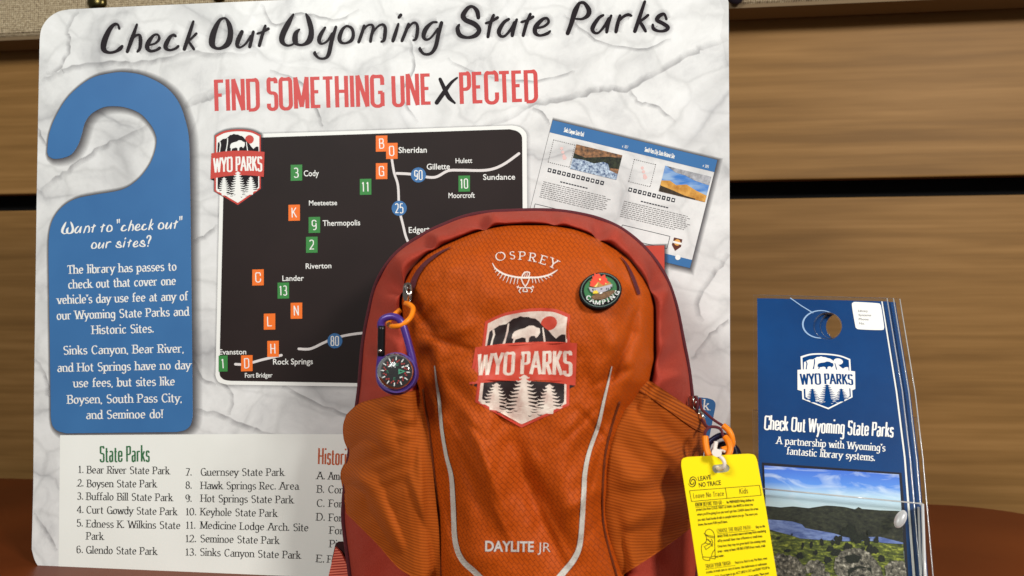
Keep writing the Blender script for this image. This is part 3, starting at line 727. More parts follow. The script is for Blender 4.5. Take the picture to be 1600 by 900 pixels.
mb.add(vs, fs, M_TABLE); mb.build("table_top", tb)
for x in (xl + .1, xr - .1):
    for y in (-.52, YB - .1):
        mb = MB(); tube(mb, [(x, y, -.032), (x, y, -.4), (x, y, floor_z)], [.026, .023, .018], M_TABLE, 14); mb.build("leg", tb)

# linen covered board above, with pins along its lower edge
YL = 0.325
zl = P(600, 30, YL).z
lb = thing("linen_board", "beige linen covered board along the top, above the wood panels", "board", (0, YL, zl))
bevel_box("linen_cover", lb, -2.4, 2.4, YL, YL + .04, zl, zl + .4, M_LINEN, .012)
mb = MB(); boxq(mb, -2.4, 2.4, YL + .006, YL + .05, zl - .004, zl + .012, solid("linen_board_edge", (120, 100, 74), .8)); mb.build("bottom_edge", lb)
for (px, py, r, m_, lab) in ((152, 4, 15, M_BRASS, "round olive brass stud on the linen, left of the poster title"), (342, -6, 11, M_BRASS, "brass stud on the linen showing its edge above the word Out"), (1149, -5, 13, solid("dark_stud", (34, 28, 36), .35, .3), "dark round stud on the linen beside the poster's right corner")):
    pl = Plane((0, YL - .0005, 0), (0, -1, 0)); mb = MB()
    base = pl.at(px, py)
    st = thing("stud", lab, "stud", base, "studs on the linen board")
    k = (base - CAM).length / F_PX
    dome(mb, pl, px, py, r, r, 0, r * k * .55, m_, 26, 7); mb.build("stud_head", st)
    mb = MB(); tube(mb, [base + Vector((0, .0, 0)), base + Vector((0, .006, 0))], r * k * .35, m_, 10); mb.build("stud_pin", st)

# ================================================================== poster
PP = Plane((0, 0, 0), (0, -1, 0))
po = thing("poster", "large white marbled poster about park passes with a map, behind the backpack", "poster", P(600, 905, 0.004))
OUT = spline([(62,62),(65,44),(76,28),(92,18),(110,14.5)], 4) + [(240,8.5),(520,-3.5),(800,-15)] + spline([(1098,-28),(1120,-24),(1133,-12),(1138.5,4)], 4) + [(1140,300),(1141,620),(1142,800)] + spline([(1142,902),(1138,922),(1124,936),(1105,940)], 4) + [(600,916)] + spline([(92,897),(70,893),(56,879),(49.5,858)], 4) + [(52,760),(53.2,615),(57.5,300),(60,160)]
mb = MB(); slab(mb, PP, OUT, -.0045, 0, M_PAPER, M_CARD); mb.build("board", po)
h1 = .00012
# creases of the printed crumpled paper
M_CREASE = soft_print("printed_crease", (128, 126, 130), .46)
random.seed(21)
for pts, wd in [([(1139,62),(1105,76),(1085,84),(1040,108),(985,140),(955,141),(925,146),(870,160),(830,166),(790,188),(742,204)],4.5),([(985,141),(1002,160),(1030,168),(1058,190)],3),([(832,166),(848,176),(860,194)],3),([(372,136),(345,150),(318,158),(292,168)],5),([(58,302),(84,280),(110,262),(150,232),(190,215),(232,196)],4),([(60,126),(86,114),(112,104),(170,96),(205,98),(250,92),(300,80),(345,84),(400,82)],4),([(124,16),(107,44),(109,60),(108,84),(92,110),(72,118)],3),([(303,640),(340,646),(372,660),(402,671),(445,682)],4),([(340,585),(362,616),(360,650)],3),([(1141,398),(1118,428),(1092,470),(1100,500)],4),([(1080,560),(1110,520),(1138,500)],3),([(300,376),(320,368),(340,352)],3.5),([(300,560),(318,590),(338,600)],3),([(640,60),(648,100),(630,150),(655,190)],2.5),([(410,5),(432,40),(470,20),(520,30),(560,15)],2.5),([(880,20),(930,60),(1000,75),(1050,60)],2.5),([(56,560),(72,590),(78,620)],3),([(52,800),(75,830),(90,860)],3),([(420,110),(470,130),(500,180),(505,200)],2.5),([(60,200),(72,228)],2.5),([(700,90),(760,120),(850,125),(900,110)],2.5),([(440,600),(520,640),(560,650)],3)]:
    mb = MB(); q = [(x + random.uniform(-2.2, 2.2), y + random.uniform(-2.2, 2.2)) for x, y in spline(pts, 5)]; n = len(q); A = []; B = []
    for i in range(n):
        a = q[max(0, i - 1)]; b = q[min(n - 1, i + 1)]; l = math.hypot(b[0] - a[0], b[1] - a[1]) or 1; nx, ny = -(b[1] - a[1]) / l, (b[0] - a[0]) / l
        A.append((q[i][0] + nx * wd * 2.2, q[i][1] + ny * wd * 2.2)); B.append((q[i][0] - nx * wd * .5, q[i][1] - ny * wd * .5))
    o = mb.add([PP.at(x, y, .00003) for L3 in (A, q, B) for x, y in L3], [[k * n + i, k * n + i + 1, (k + 1) * n + i + 1, (k + 1) * n + i] for k in (0, 1) for i in range(n - 1)], M_CREASE)
    for i in range(n): mb.ink[o + n + i] = (.35 + .65 * random.random()) * sin(pi * (i + .3) / (n - .4)) ** .5
    mb.build("paper_crease", po)
# title
mb = MB(); hm = MB()
for ch, sts in TITLE:
    polys = []
    for st in sts:
        sp = spline(st, 5); polys += stroke_polys(sp, True, 10)
        # printed soft halo round the marker strokes
        Lf = []; Rt = []
        for i in range(len(sp)):
            a = sp[max(0, i - 1)]; b = sp[min(len(sp) - 1, i + 1)]; l = math.hypot(b[0] - a[0], b[1] - a[1]) or 1; nx, ny = -(b[1] - a[1]) / l, (b[0] - a[0]) / l
            r = sp[i][2] + 7; Lf.append((sp[i][0] + nx * r, sp[i][1] + ny * r)); Rt.append((sp[i][0] - nx * r, sp[i][1] - ny * r))
        o = hm.add([PP.at(x, y, .00004) for x, y in Lf] + [PP.at(p[0], p[1], .00004) for p in sp] + [PP.at(x, y, .00004) for x, y in Rt],
                   [[k * len(sp) + i, k * len(sp) + i + 1, (k + 1) * len(sp) + i + 1, (k + 1) * len(sp) + i] for k in (0, 1) for i in range(len(sp) - 1)], M_HALO)
        for i in range(len(sp)): hm.ink[o + len(sp) + i] = 1.0 if 0 < i < len(sp) - 1 else .2
    print_on(mb, PP, 2 * h1, M_INK, polys)
tl_ = mb.build("title_lettering", po)
hm.build("title_halo", tl_)
# headline
mb = MB(); write(mb, PP, h1, M_CORAL, "FIND SOMETHING UNE", 336, 173.5, 674, 163.5, 49, 'cond'); write(mb, PP, h1, M_CORAL, "PECTED", 719, 162.5, 840, 158.5, 49.5, 'cond')
z5 = zz(600, 90, 5.333, [[(468,180,14),(500,250,17),(540,330,18),(590,378,9)], [(610,168,8),(560,210,13),(500,290,18),(440,375,18)]]); polys = []
for st in z5: polys += stroke_polys(spline(st, 5), True, 10)
print_on(mb, PP, 2 * h1, M_INK, polys); mb.build("headline_lettering", po)
# blue door hanger
HG = spline([(74,238),(77,210),(87.5,182),(108,150),(140,124),(170,115),(196,113),(227,119),(259,136),(280,161),(292,196),(296,224),(297,270)], 5) + [(298,330),(300,500)] + spline([(301.5,650),(298,664),(289,672),(276,675)], 4) + spline([(104,677),(90,673),(82,664),(79.5,650)], 4) + [(79,600)] + spline([(76,400),(77,366),(83,343),(97,324),(118,311),(147,304.5),(189,297),(213,283),(231,262),(241,241),(245,220),(241,204),(231,189),(217,176),(196,168),(178,166),(161,168),(143,178),(133,192),(128,210),(122,227),(112,241),(98,247),(84,248),(76,244)], 4)
mb = MB(); soft_ring(mb, PP, .00006, M_SHADE, HG, 10, 6, 3); mb.add([], [], M_BLUE); print_on(mb, PP, 2 * h1, M_BLUE, [HG]); hang = mb.build("door_hanger_print", po)
mb = MB(); write_hand(mb, PP, 4 * h1, M_WHITE, 'Want to "check out"', 98, 366, 285, 357, 1.12); write_hand(mb, PP, 4 * h1, M_WHITE, 'our sites?', 144, 389, 237, 385, 1.12); mb.build("heading_lettering", hang)
mb = MB()
for s, x0, y0, x1, y1 in [("The library has passes to",106,428,276.5,422.5),("check out that cover one",107,451,275.5,445),("vehicle's day use fee at any of",90,475,294,469),("our Wyoming State Parks and",89,499.5,296,493),("Historic Sites.",144,522,241,519.5),("Sinks Canyon, Bear River,",99.5,554,288,550.6),("and Hot Springs have no day",90,581,298,576.5),("use fees, but sites like",115,605,274,602),("Boysen, South Pass City,",105.7,630.5,285,628),("and Seminoe do!",135,654.6,255.5,653)]:
    write(mb, PP, 4 * h1, M_WHITE, s, x0, y0, x1, y1, 13.2, 'serifb')
mb.build("body_lettering", hang)
# map
MAPO = [(404,209),(600,203)] + spline([(800,196),(813,199),(822,208),(823,218)], 4) + [(824,360),(826,600)] + [(560,604)] + spline([(355,601),(342,597),(337,588),(337,578)], 4) + [(343,310),(344,211)]
MAPI = [(404,215),(600,208.5)] + spline([(796,202),(808,205),(815,212),(816,222)], 4) + [(817,360),(819,596)] + [(560,598.5)] + spline([(360,595),(350,593),(344,587),(343,577)], 4) + [(349,310),(350,217)]
mb = MB(); soft_ring(mb, PP, .00006, M_SHADE, MAPO, 5, 1.5, 2, ((0, .35), (.5, .15), (1, 0))); print_on(mb, PP, h1, M_WHITE, [MAPO]); print_on(mb, PP, 2 * h1, M_MAP, [MAPI]); mp_ = mb.build("map_print", po)
M_ROAD = solid("road_print", (222, 216, 214), .5)
for pts, r in [([(612,246),(616,270),(622,290),(624,325),(630,352),(636,374),(650,400)], 1.9), ([(620,271),(640,272),(656,275),(680,277),(700,267),(720,266),(760,266),(785,258),(811,240)], 2.1), ([(368,569),(384,569),(410,562),(440,555)], 2.0), ([(467,545),(485,545),(505,536),(524,528),(560,521),(620,517)], 2.0)]:
    mb = MB(); print_on(mb, PP, 3 * h1, M_ROAD, band(pts, r)); mb.build("road", mp_)
for s, x0, y0, x1, y1, cap in [("Sheridan",623,239,667,238.5,9.5),("Gillette",667,265,703,264.5,9.5),("Hulett",712,255,738,254.5,8),("Sundance",755,281,805,280.5,9.2),("Moorcroft",701,309.5,742,309,8.6),("Cody",475,275.5,498.5,275,9.6),("Meeteetse",483,321,527,320.5,8.2),("Thermopolis",504.5,353,563,352,9.2),("Edgerton",639,364,684,362,9.6),("Riverton",478,420,518,419,8.8),("Lander",441.5,439,475,438.5,8.8),("Evanston",343,554,385,553.5,8.6),("Rock Springs",427,569.5,489,569,9.4),("Fort Bridger",383,590,426,589.5,7.6)]:
    mb = MB(); sans(mb, PP, 3 * h1, M_WHITE, s, x0, y0, x1, y1, cap, .010); mb.build("town_name", mp_)
for s, cx, cy, m_ in [("B",596.5,224.5,M_ORMARK),("0",612.5,236,M_ORMARK),("G",596.5,267.5,M_ORMARK),("3",463.5,270,M_GREEN),("11",571.5,292,M_GREEN),("10",725.5,287,M_GREEN),("K",460,332.5,M_ORMARK),("9",491.5,351.5,M_GREEN),("2",487.5,382.5,M_GREEN),("C",403.5,433.5,M_ORMARK),("13",443,454,M_GREEN),("N",463.5,485.5,M_ORMARK),("L",421.5,502.5,M_ORMARK),("H",427,545,M_ORMARK),("D",386,567.5,M_ORMARK),("1",349,568,M_GREEN)]:
    hw, hh = (9, 12.3); mb = MB(); hx = .00005 if s == "0" else 0
    if s == "1": hw = 7
    print_on(mb, PP, 4 * h1 + hx, m_, [[(cx - hw, cy - hh), (cx + hw, cy - hh - .4), (cx + hw, cy + hh), (cx - hw, cy + hh + .4)]])
    wd = 4.2 if len(s) == 1 else 6.2
    if s == "1": wd = 2.4
    write(mb, PP, 5 * h1 + hx, M_WHITE, "O" if s == "0" else s, cx - wd, cy + 7.5, cx + wd, cy + 7.2, 15.2, 'condl'); mb.build("site_marker", mp_)
for s, cx, cy in [("90",654,273.5),("25",624,325.5),("80",523.5,532.5)]:
    mb = MB(); print_on(mb, PP, 4 * h1, M_BLUE, [disc(cx, cy, 11.8, 28)]); write(mb, PP, 5 * h1, M_WHITE, s, cx - 6.5, cy + 7.5, cx + 6.5, cy + 7.3, 15, 'condl'); mb.build("highway_marker", mp_)
# shield logo on the map
W_POST = Warp(bilin((337,212.5),(407.5,211.5),(407.5,295),(336.5,297),(162,130,585,632)), PP)
mb = MB(); soft_ring(mb, W_POST, 3 * h1, M_SHADE, SH_OUT, 22, 6, -6); emblem(mb, W_POST, 6 * h1, dict(edge=M_RED, field=M_WHITE, sun=M_RED, mount=M_INK, bison=M_WHITE, tree=M_WHITE, tree2=M_WHITE, banner=M_RED, word=M_WHITE, mark=M_INK)); mb.build("shield_logo", po)
# list panel
mb = MB(); print_on(mb, PP, h1, M_LIST, [[(94,680),(400,678),(1010,680),(1010,935),(500,905),(91.5,891)]]); lp = mb.build("list_panel", po)
mb = MB(); write(mb, PP, 2 * h1, M_GRTEXT, "State Parks", 156.5, 721.5, 233.5, 721, 24.5, 'condl'); mb.build("heading_lettering", lp)
mb = MB(); write(mb, PP, 2 * h1, M_ORTEXT, "Historic Sites", 497, 725, 586, 727, 25, 'condl'); mb.build("heading_lettering", lp)
mb = MB()
for s, x0, y0, x1, y1 in [("1.",122,739,131,739),("Bear River State Park",136,739.5,265,741),("2.",121,760,131,760),("Boysen State Park",136,761,245,761.5),("3.",120.5,780.5,130.5,780.5),("Buffalo Bill State Park",135,781,270,783),("4.",120,801.5,131,801.5),("Curt Gowdy State Park",135,802,277,805),("5.",120,822.5,130,822.5),("Edness K. Wilkins State",135,823.7,282,826.5),("Park",135,843,162,843.5),("6.",119.5,864,130,864),("Glendo State Park",134.4,864.6,245.7,867),
    ("7.",290,743,300,743),("Guernsey State Park",313.5,743,444,743.5),("8.",290,763.5,300,763.5),("Hawk Springs Rec. Area",313.5,764,467,765),("9.",289.5,784,300,784),("Hot Springs State Park",313.5,784,458.5,786.5),("10.",290,805,307,805),("Keyhole State Park",313,805,433,807.6),("11.",290,826,306,826),("Medicine Lodge Arch. Site",313,826,482,830),("12.",289.5,847,307,847),("Seminoe State Park",313,847,436,850),("13.",289.5,868,307,868),("Sinks Canyon State Park",312.5,868,470,873),
    ("A.",495,748.5,508,749),("Ame",513,749,537,750),("B.",495,769.5,507,770),("Con",512.5,770,538,771),("C.",494.5,791.5,507.5,792),("Fort",513.5,792,541,793),("D.",494,813,508,813.5),("Fort",513.5,814,541,815),("Fort",514.5,834,543,835),("Pin",514.5,855,536,856),("E.",493.5,878,507,879),("Fo",511,879,527,880)]:
    write(mb, PP, 2 * h1, M_TEXT, s, x0, y0, x1, y1, 11.6, 'serif')
mb.build("list_lettering", lp)
# brochure spread printed at the right
W_BR = Warp(bilin((863.6,187.8),(1120.8,250),(1078,419),(821,357),(0,0,100,66)), PP)
M_TINY = solid("tiny_grey_print", (120, 118, 118), .5)
M_ICON = solid("dark_icon_print", (40, 42, 52), .5)
mb = MB(); soft_ring(mb, W_BR, .00006, M_SHADE, [(0,0),(100,0),(100,66),(0,66)], 3.5, 1.5, 1.0); print_on(mb, W_BR, h1, M_PAPER, [[(0,0),(100,0),(100,66),(0,66)]])
br_ = mb.build("brochure_print", po)
mb = MB(); print_on(mb, W_BR, 2 * h1, M_BLUE, [[(0,0),(100,0),(100,7.4),(0,7.4)], [(0,61),(100,61),(100,66),(0,66)]]); write(mb, W_BR, 3 * h1, M_WHITE, "Sinks Canyon State Park", 8, 5.2, 20, 5.2, 2.6, 'condl'); write(mb, W_BR, 3 * h1, M_WHITE, "South Pass City State Historic Site", 57, 5.2, 75, 5.2, 2.6, 'condl'); write(mb, W_BR, 3 * h1, M_WHITE, "v 307", 43.5, 6, 47, 6, 1.7, 'condl'); write(mb, W_BR, 3 * h1, M_WHITE, "v 309", 92.5, 6, 96, 6, 1.7, 'condl'); mb.build("header_band", br_)
mb = MB()
random.seed(5)
for ox in (3.2, 52.2):
    for i in range(11):
        for y in (11, 24.5): print_on(mb, W_BR, 2 * h1, M_TINY, [[(ox + i * 1.25, y), (ox + i * 1.25 + .7, y), (ox + i * 1.25 + .7, y + .45), (ox + i * 1.25, y + .45)]])
        for x in (ox, ox + 13): print_on(mb, W_BR, 2 * h1, M_TINY, [[(x, 11 + i * 1.27), (x + .4, 11 + i * 1.27), (x + .4, 11.7 + i * 1.27), (x, 11.7 + i * 1.27)]])
    print_on(mb, W_BR, 2 * h1, solid("faint_pink_print", (226, 190, 186), .5), [disc(ox + 6 + .6 * k, 15 + k, 1.0 + .3 * (k % 2), 7) for k in (0, 2, 4, 5)])
    for i in range(12 if ox < 20 else 10):
        x = ox + 1.2 + i * 2.9; print_on(mb, W_BR, 2 * h1, M_ICON, [[(x, 28), (x + 2.1, 28), (x + 2.1, 30.4), (x, 30.4)]]); print_on(mb, W_BR, 3 * h1, M_WHITE, [disc(x + 1.05, 29.2, .45 + .2 * (i % 3 == 0), 5 + i % 3)])
    print_on(mb, W_BR, 2 * h1, M_ICON, [[(ox + 10 + k * 1.7, 34.0), (ox + 11.3 + k * 1.7, 34.0), (ox + 11.3 + k * 1.7, 34.7), (ox + 10 + k * 1.7, 34.7)] for k in range(10)])
    for j in range(9):
        x = ox + random.uniform(0, .6); y = 36.4 + j * 1.15; end = ox + 40 - (8 if j == 8 else random.uniform(0, 2))
        pl = []
        while x < end:
            l = random.uniform(.7, 2.4); pl.append([(x, y), (x + l, y), (x + l, y + .42), (x, y + .42)]); x += l + .5
        print_on(mb, W_BR, 2 * h1, M_TINY, pl)
mb.build("page_lettering", br_)
mb = MB(); polys = []
for q in ([(2,50.5),(41,50.5),(41,58),(2,58)], [(55,50.5),(84,50.5),(84,58),(55,58)]):
    for i in range(4): polys += stroke_polys([q[i] + (.16,), q[(i + 1) % 4] + (.16,)], False)
print_on(mb, W_BR, 2 * h1, M_ICON, polys); mb.build("outlined_box", br_)
mb = MB(); print_on(mb, W_BR, 2 * h1, mottled("thumb_rock", (70, 58, 50), (170, 122, 84), 260, 4), [[(17,10.5),(45,10.5),(45,25.5),(17,25.5)]]); print_on(mb, W_BR, 3 * h1, mottled("thumb_forest", (20, 24, 26), (56, 62, 44), 400, 4), [[(17,16),(24,17),(30,15.4),(38,13),(45,12.5),(45,19),(34,20),(26,19),(17,20)]]); print_on(mb, W_BR, 4 * h1, mottled("thumb_river", (40, 66, 110), (206, 224, 240), 420, 5), [[(17,19),(24,18.6),(30,19.2),(35,17),(38,17.4),(40,21),(45,22),(45,25.5),(17,25.5)]]); mb.build("thumbnail_photo", br_)
mb = MB(); print_on(mb, W_BR, 2 * h1, mottled("thumb_sky", (60, 120, 196), (150, 180, 214), 60, 2, stretch=(1, 1, 3)), [[(71,10.5),(99,10.5),(99,26),(71,26)]]); print_on(mb, W_BR, 3 * h1, mottled("thumb_cloud", (96, 98, 104), (190, 190, 194), 120, 4), [[(72,10.5),(99,10.5),(99,15.8),(90,15),(84,13.4),(78,13)]]); print_on(mb, W_BR, 4 * h1, mottled("thumb_hills", (176, 118, 44), (222, 168, 84), 150, 4), [[(71,19.5),(76,18.5),(80,20.2),(86,18.4),(92,20.5),(99,22),(99,26),(71,26)]]); print_on(mb, W_BR, 5 * h1, mottled("thumb_dark", (40, 32, 26), (74, 58, 40), 200, 3), [[(71,22.5),(78,23.5),(86,25),(93,25.4),(93,26),(71,26)]]); mb.build("thumbnail_photo", br_)
mb = MB(); print_on(mb, W_BR, 2 * h1, solid("badge_brown", (92, 44, 32), .5), [[(86.5,50.5),(91.5,50.5),(91.8,55),(89,58.2),(86.2,55)]]); print_on(mb, W_BR, 3 * h1, solid("badge_gold", (226, 168, 90), .5), [disc(89, 53, 1.9, 12)]); print_on(mb, W_BR, 4 * h1, M_WHITE, [[(86.3,52.6),(91.7,52.6),(91.7,53.8),(86.3,53.8)], disc(91.5, 61.5, 1.6, 12)]); mb.build("page_badge", br_)
mb = MB(); soft_ring(mb, PP, 2.5 * h1, M_SHADE, [(930,386),(1038,383.5),(1038.5,470),(930,472)], 7, 3, 2); print_on(mb, PP, 4 * h1, mottled("red_block_print", (190, 68, 54), (200, 78, 62), 20, 3, .45), [[(930,386),(1038,383.5),(1038.5,470),(930,472)]]); print_on(mb, PP, 5 * h1, M_WHITE, [[(1030,434),(1038,433.8),(1038,435),(1030,435.2)]]); mb.build("red_print", po)
mb = MB(); KT = [(1020,614)] + spline([(1105,622),(1114,625),(1118,631),(1117,640)], 4) + [(1107,690),(1020,690)]; print_on(mb, PP, h1, M_BLUE, [KT]); write(mb, PP, 3 * h1, M_WHITE, "Book", 1063, 637, 1108, 641, 16, 'serif'); mb.build("blue_tab_print", po)

# ================================================================== backpack
bp = thing("backpack", "orange and brick red child's backpack with silver reflective piping and shield patch", "backpack", P(815, 1000, -.11) * Vector((1, 1, 0)) if False else Vector((P(815, 900, -.11).x, -.11, 0)))
ipol = lambda tab, y: next((a[1] + (b[1] - a[1]) * (y - a[0]) / (b[0] - a[0]) for a, b in zip(tab, tab[1:]) if a[0] <= y <= b[0]), tab[0][1] if y < tab[0][0] else tab[-1][1])
XL = [(352,792),(354,780),(360,752),(366,735),(372,720),(384,693),(398,667),(418,645),(441,632),(470,627),(500,630),(527,640),(580,647),(608,655),(700,668),(800,683),(900,688),(1030,700)]
XR = [(352,862),(354,874),(359,900),(365,917),(372,932),(391,964),(407,984),(436,1006),(455,1017),(481,1022),(539,1022),(562,1022),(597,1014),(640,985),(697,962),(735,956),(795,954),(837,958),(900,975),(1030,990)]
FOLDS = [(650,519,737,547,5,-.0016),(737,546,688,572,5,-.0014),(988,520,950,602,5,-.0018),(1002,470,986,520,5,-.0014),(903,640,962,702,6,-.0018),(928,602,985,576,6,-.0016),(702,662,762,765,6,.0015),(762,772,802,852,6,.0014),(842,780,892,882,7,.0016),(690,765,712,860,5,-.0014),(690,430,652,486,5,-.0012),(930,395,975,440,6,-.0014),(880,690,930,640,6,-.0014),(760,690,720,650,5,-.0012),(690,620,676,690,5,-.0012),(940,700,915,790,5,-.0012),(950,800,905,850,6,-.0013),(745,900,700,850,6,-.0013),(725,640,795,815,11,.0034),(698,640,768,830,13,-.0026),(800,700,888,885,18,-.0030),(872,640,932,760,26,.0030),(640,560,720,700,16,.0020),(690,480,640,520,10,-.002),(760,420,700,470,20,-.0022),  # x0,y0,x1,y1,width px,height m (+ ridge / - valley)
 (735,560,775,810,26,.0050),(790,640,875,900,22,-.0034),(860,700,935,880,26,.0045),(655,500,740,560,18,-.0022),(650,545,742,505,12,.0022),(690,700,720,880,18,-.0030),
 (640,470,700,540,14,-.0024),(972,425,1006,480,11,-.0040),(940,500,1000,600,22,.0035),(985,520,948,620,13,-.0042),(900,720,965,640,18,-.0038),(925,640,965,720,12,.003),(700,400,780,470,30,.002),
 (905,560,950,690,14,-.0026),(870,480,905,560,20,.0022),(1000,470,1012,560,9,.0026),(960,480,985,440,10,.0022),(930,760,950,840,14,-.003),(880,800,945,760,12,.0028),(720,860,800,890,22,.002),(665,560,690,640,12,-.003),(820,690,850,760,13,.0022),(700,590,745,640,12,-.002)]
FAMP = 1.6
def foldz(x, y, folds):
    z = 0
    for x0, y0, x1, y1, w_, h_ in folds:
        dx, dy = x1 - x0, y1 - y0; L2 = dx * dx + dy * dy; t = ((x - x0) * dx + (y - y0) * dy) / L2
        tc = min(1, max(0, t)); d2 = (x - x0 - dx * tc) ** 2 + (y - y0 - dy * tc) ** 2
        tap = .45 + .55 * sin(pi * min(1, max(0, tc)))
        z += FAMP * h_ * tap * math.exp(-d2 / (w_ * w_))
    return z
def panelY(x, y):
    a, b = ipol(XL, y), ipol(XR, y); u = min(1, max(0, (x - a) / max(1, b - a)))
    g = max(0, 1 - abs(2 * u - 1) ** 3.0) ** .65
    t = min(1, max(0, (y - 351) / 130)); gt = (1 - (1 - t) ** 2.2) ** .6
    nz = noise.noise(Vector((x * .016, y * .016, 3))) * .0020 + noise.noise(Vector((x * .05 + y * .02, y * .03 - x * .015, 9))) * .0011 + noise.noise(Vector((x * .12 + y * .05, y * .08 - x * .05, 5))) * .0003
    return -.132 - .040 * g * gt - (foldz(x, y, FOLDS) + nz) * min(1, g * gt * 1.6)
NR, NC = 190, 130
vs = []; fs = []
for j in range(NR + 1):
    t = j / NR; y = 352 + 670 * (t ** 1.35)
    a, b = ipol(XL, y), ipol(XR, y)
    vs.append(P(a - .5, y - .3, -.118))
    for i in range(NC + 1):
        u = .5 - .5 * cos(pi * i / NC) if True else i / NC
        u = .35 * u + .65 * i / NC; x = a + (b - a) * u; vs.append(P(x, y, panelY(x, y)))
    vs.append(P(b + .5, y - .3, -.118))
W_ = NC + 3
for j in range(NR):
    for i in range(W_ - 1): fs.append([j * W_ + i, j * W_ + i + 1, (j + 1) * W_ + i + 1, (j + 1) * W_ + i])
for v in vs: v.z = max(v.z, .002)
top0 = len(vs); vs += [P(XL[0][1] + (XR[0][1] - XL[0][1]) * k / 8, 351.5, -.117) for k in range(9)]
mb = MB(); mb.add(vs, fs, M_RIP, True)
UVF = lambda v, i: (v[0], v[2])
fp = mb.build("front_panel", bp, uv=UVF)
PANEL = Skin(vs, fs)
# brick red body around it
OUTB = [(566,1060),(548,900),(539,830),(537,800),(540,760),(548,700),(561,615),(567,545),(576,492),(590,440),(618,398),(660,368),(695,351),(730,338),(765,332),(800,330),(835,329),(870,330),(905,335),(940,344),(975,361),(1010,391),(1038,430),(1055,475),(1066,527),(1076,580),(1083,640),(1089,700),(1092,760),(1093,830),(1088,900),(1072,1060)]
INC = [(715,1060),(690,900),(684,800),(668,700),(655,608),(647,580),(640,527),(630,500),(627,470),(632,441),(645,418),(667,398),(693,384),(720,372),(752,360),(780,354),(827,351),(874,354),(900,359),(932,372),(964,391),(984,407),(1006,436),(1017,455),(1022,481),(1022,539),(1022,562),(1014,597),(985,640),(962,697),(955,795),(975,900),(985,1060)]
CX, CY = 820, 640
def polar(poly):
    r = spline(poly, 6); t = [(math.atan2(p[0] - CX, -(p[1] - CY)), math.hypot(p[0] - CX, p[1] - CY)) for p in r]
    return sorted(t)
PB, PC = polar(OUTB), polar(INC)
def rad(tab, a):
    for p, q in zip(tab, tab[1:]):
        if p[0] <= a <= q[0]: return p[1] + (q[1] - p[1]) * (a - p[0]) / max(1e-6, q[0] - p[0])
    return tab[0][1] if a < tab[0][0] else tab[-1][1]
NA = 300; AMAX = 2.62
angs = [-AMAX + 2 * AMAX * k / NA for k in range(NA + 1)]
NOTCH = [((752,345),.035,.0055),((603,428),.05,.0065),((941,352),.04,.006),((1012,452),.05,.0055),((668,378),.03,.003),((865,338),.03,.003),((585,560),.06,.003),((1050,560),.07,.003)]
def notch(a, t):
    z = 0
    for (x, y), w_, d in NOTCH:
        d *= 2.6; a0 = math.atan2(x - CX, -(y - CY)); z += d * math.exp(-((a - a0 - (t - .5) * .05) / w_) ** 2) - d * .55 * math.exp(-((a - a0 - w_ * 1.9) / (w_ * 1.3)) ** 2)
    return z * sin(pi * min(1, max(0, t))) 
RT = [(-.22,-.012),(-.12,-.025),(-.04,-.05),(0,-.072),(.05,-.081),(.12,-.092),(.2,-.102),(.3,-.112),(.4,-.120),(.5,-.127),(.6,-.133),(.7,-.1375),(.78,-.139),(.86,-.1375),(.93,-.132),(1.0,-.122),(1.06,-.112)]
vs = []; ring0 = []
for t, Y in RT:
    for a in angs:
        rb, rc = rad(PB, a), rad(PC, a); rr = rb + (rc - rb) * t if t >= 0 else rb * (1 + t * .22)
        side = min(1, max(0, (rb - rc) / 40))
        nz = (noise.noise(Vector((a * 5, t * 2, 1))) * .004 + noise.noise(Vector((a * 13, t * 2.5, 4))) * .0042 + noise.noise(Vector((a * 30, t * 7, 8))) * .0008) * min(1, t * 4)
        nt = notch(a, t) if 0 < t < 1 else 0
        if 0 < t < 1: rr -= (nt * 1000 + nz * 520 * sin(pi * t)) * min(1.3, .25 + (rb - rc) / 45)
        yy = Y + (.3 * nt + .5 * nz if t > 0 else 0)
        p = P(CX + rr * sin(a), CY - rr * cos(a), yy); p.z = max(p.z, .001); vs.append(p)
        if t == 0: ring0.append(p)
m_ = NA + 1
fs = [[k * m_ + i, k * m_ + i + 1, (k + 1) * m_ + i + 1, (k + 1) * m_ + i] for k in range(len(RT) - 1) for i in range(NA)]
c0 = len(vs); vs.append(P(CX, CY, -.012)); fs += [[i + 1, i, c0] for i in range(NA)]
mb = MB(); mb.add(vs, fs, M_REDF, True); mb.build("main_body", bp)
BODY = Skin(vs, fs)
# front bottom closing and base
mb = MB()
bpx = [P(x, 1060, -.10) for x in (566, 640, 720, 800, 880, 960, 1040, 1072)]
xs_ = (P(548, 900, -.08).x, P(1088, 900, -.08).x)
boxq(mb, xs_[0] + .012, xs_[1] - .012, -.128, -.03, .0, .03, M_REDF); mb.build("base", bp)
# piping
mb = MB(); tube(mb, [p + Vector((0, -.0012, 0)) for p in ring0], .0019, M_MAROON, 8); mb.build("piping", bp)

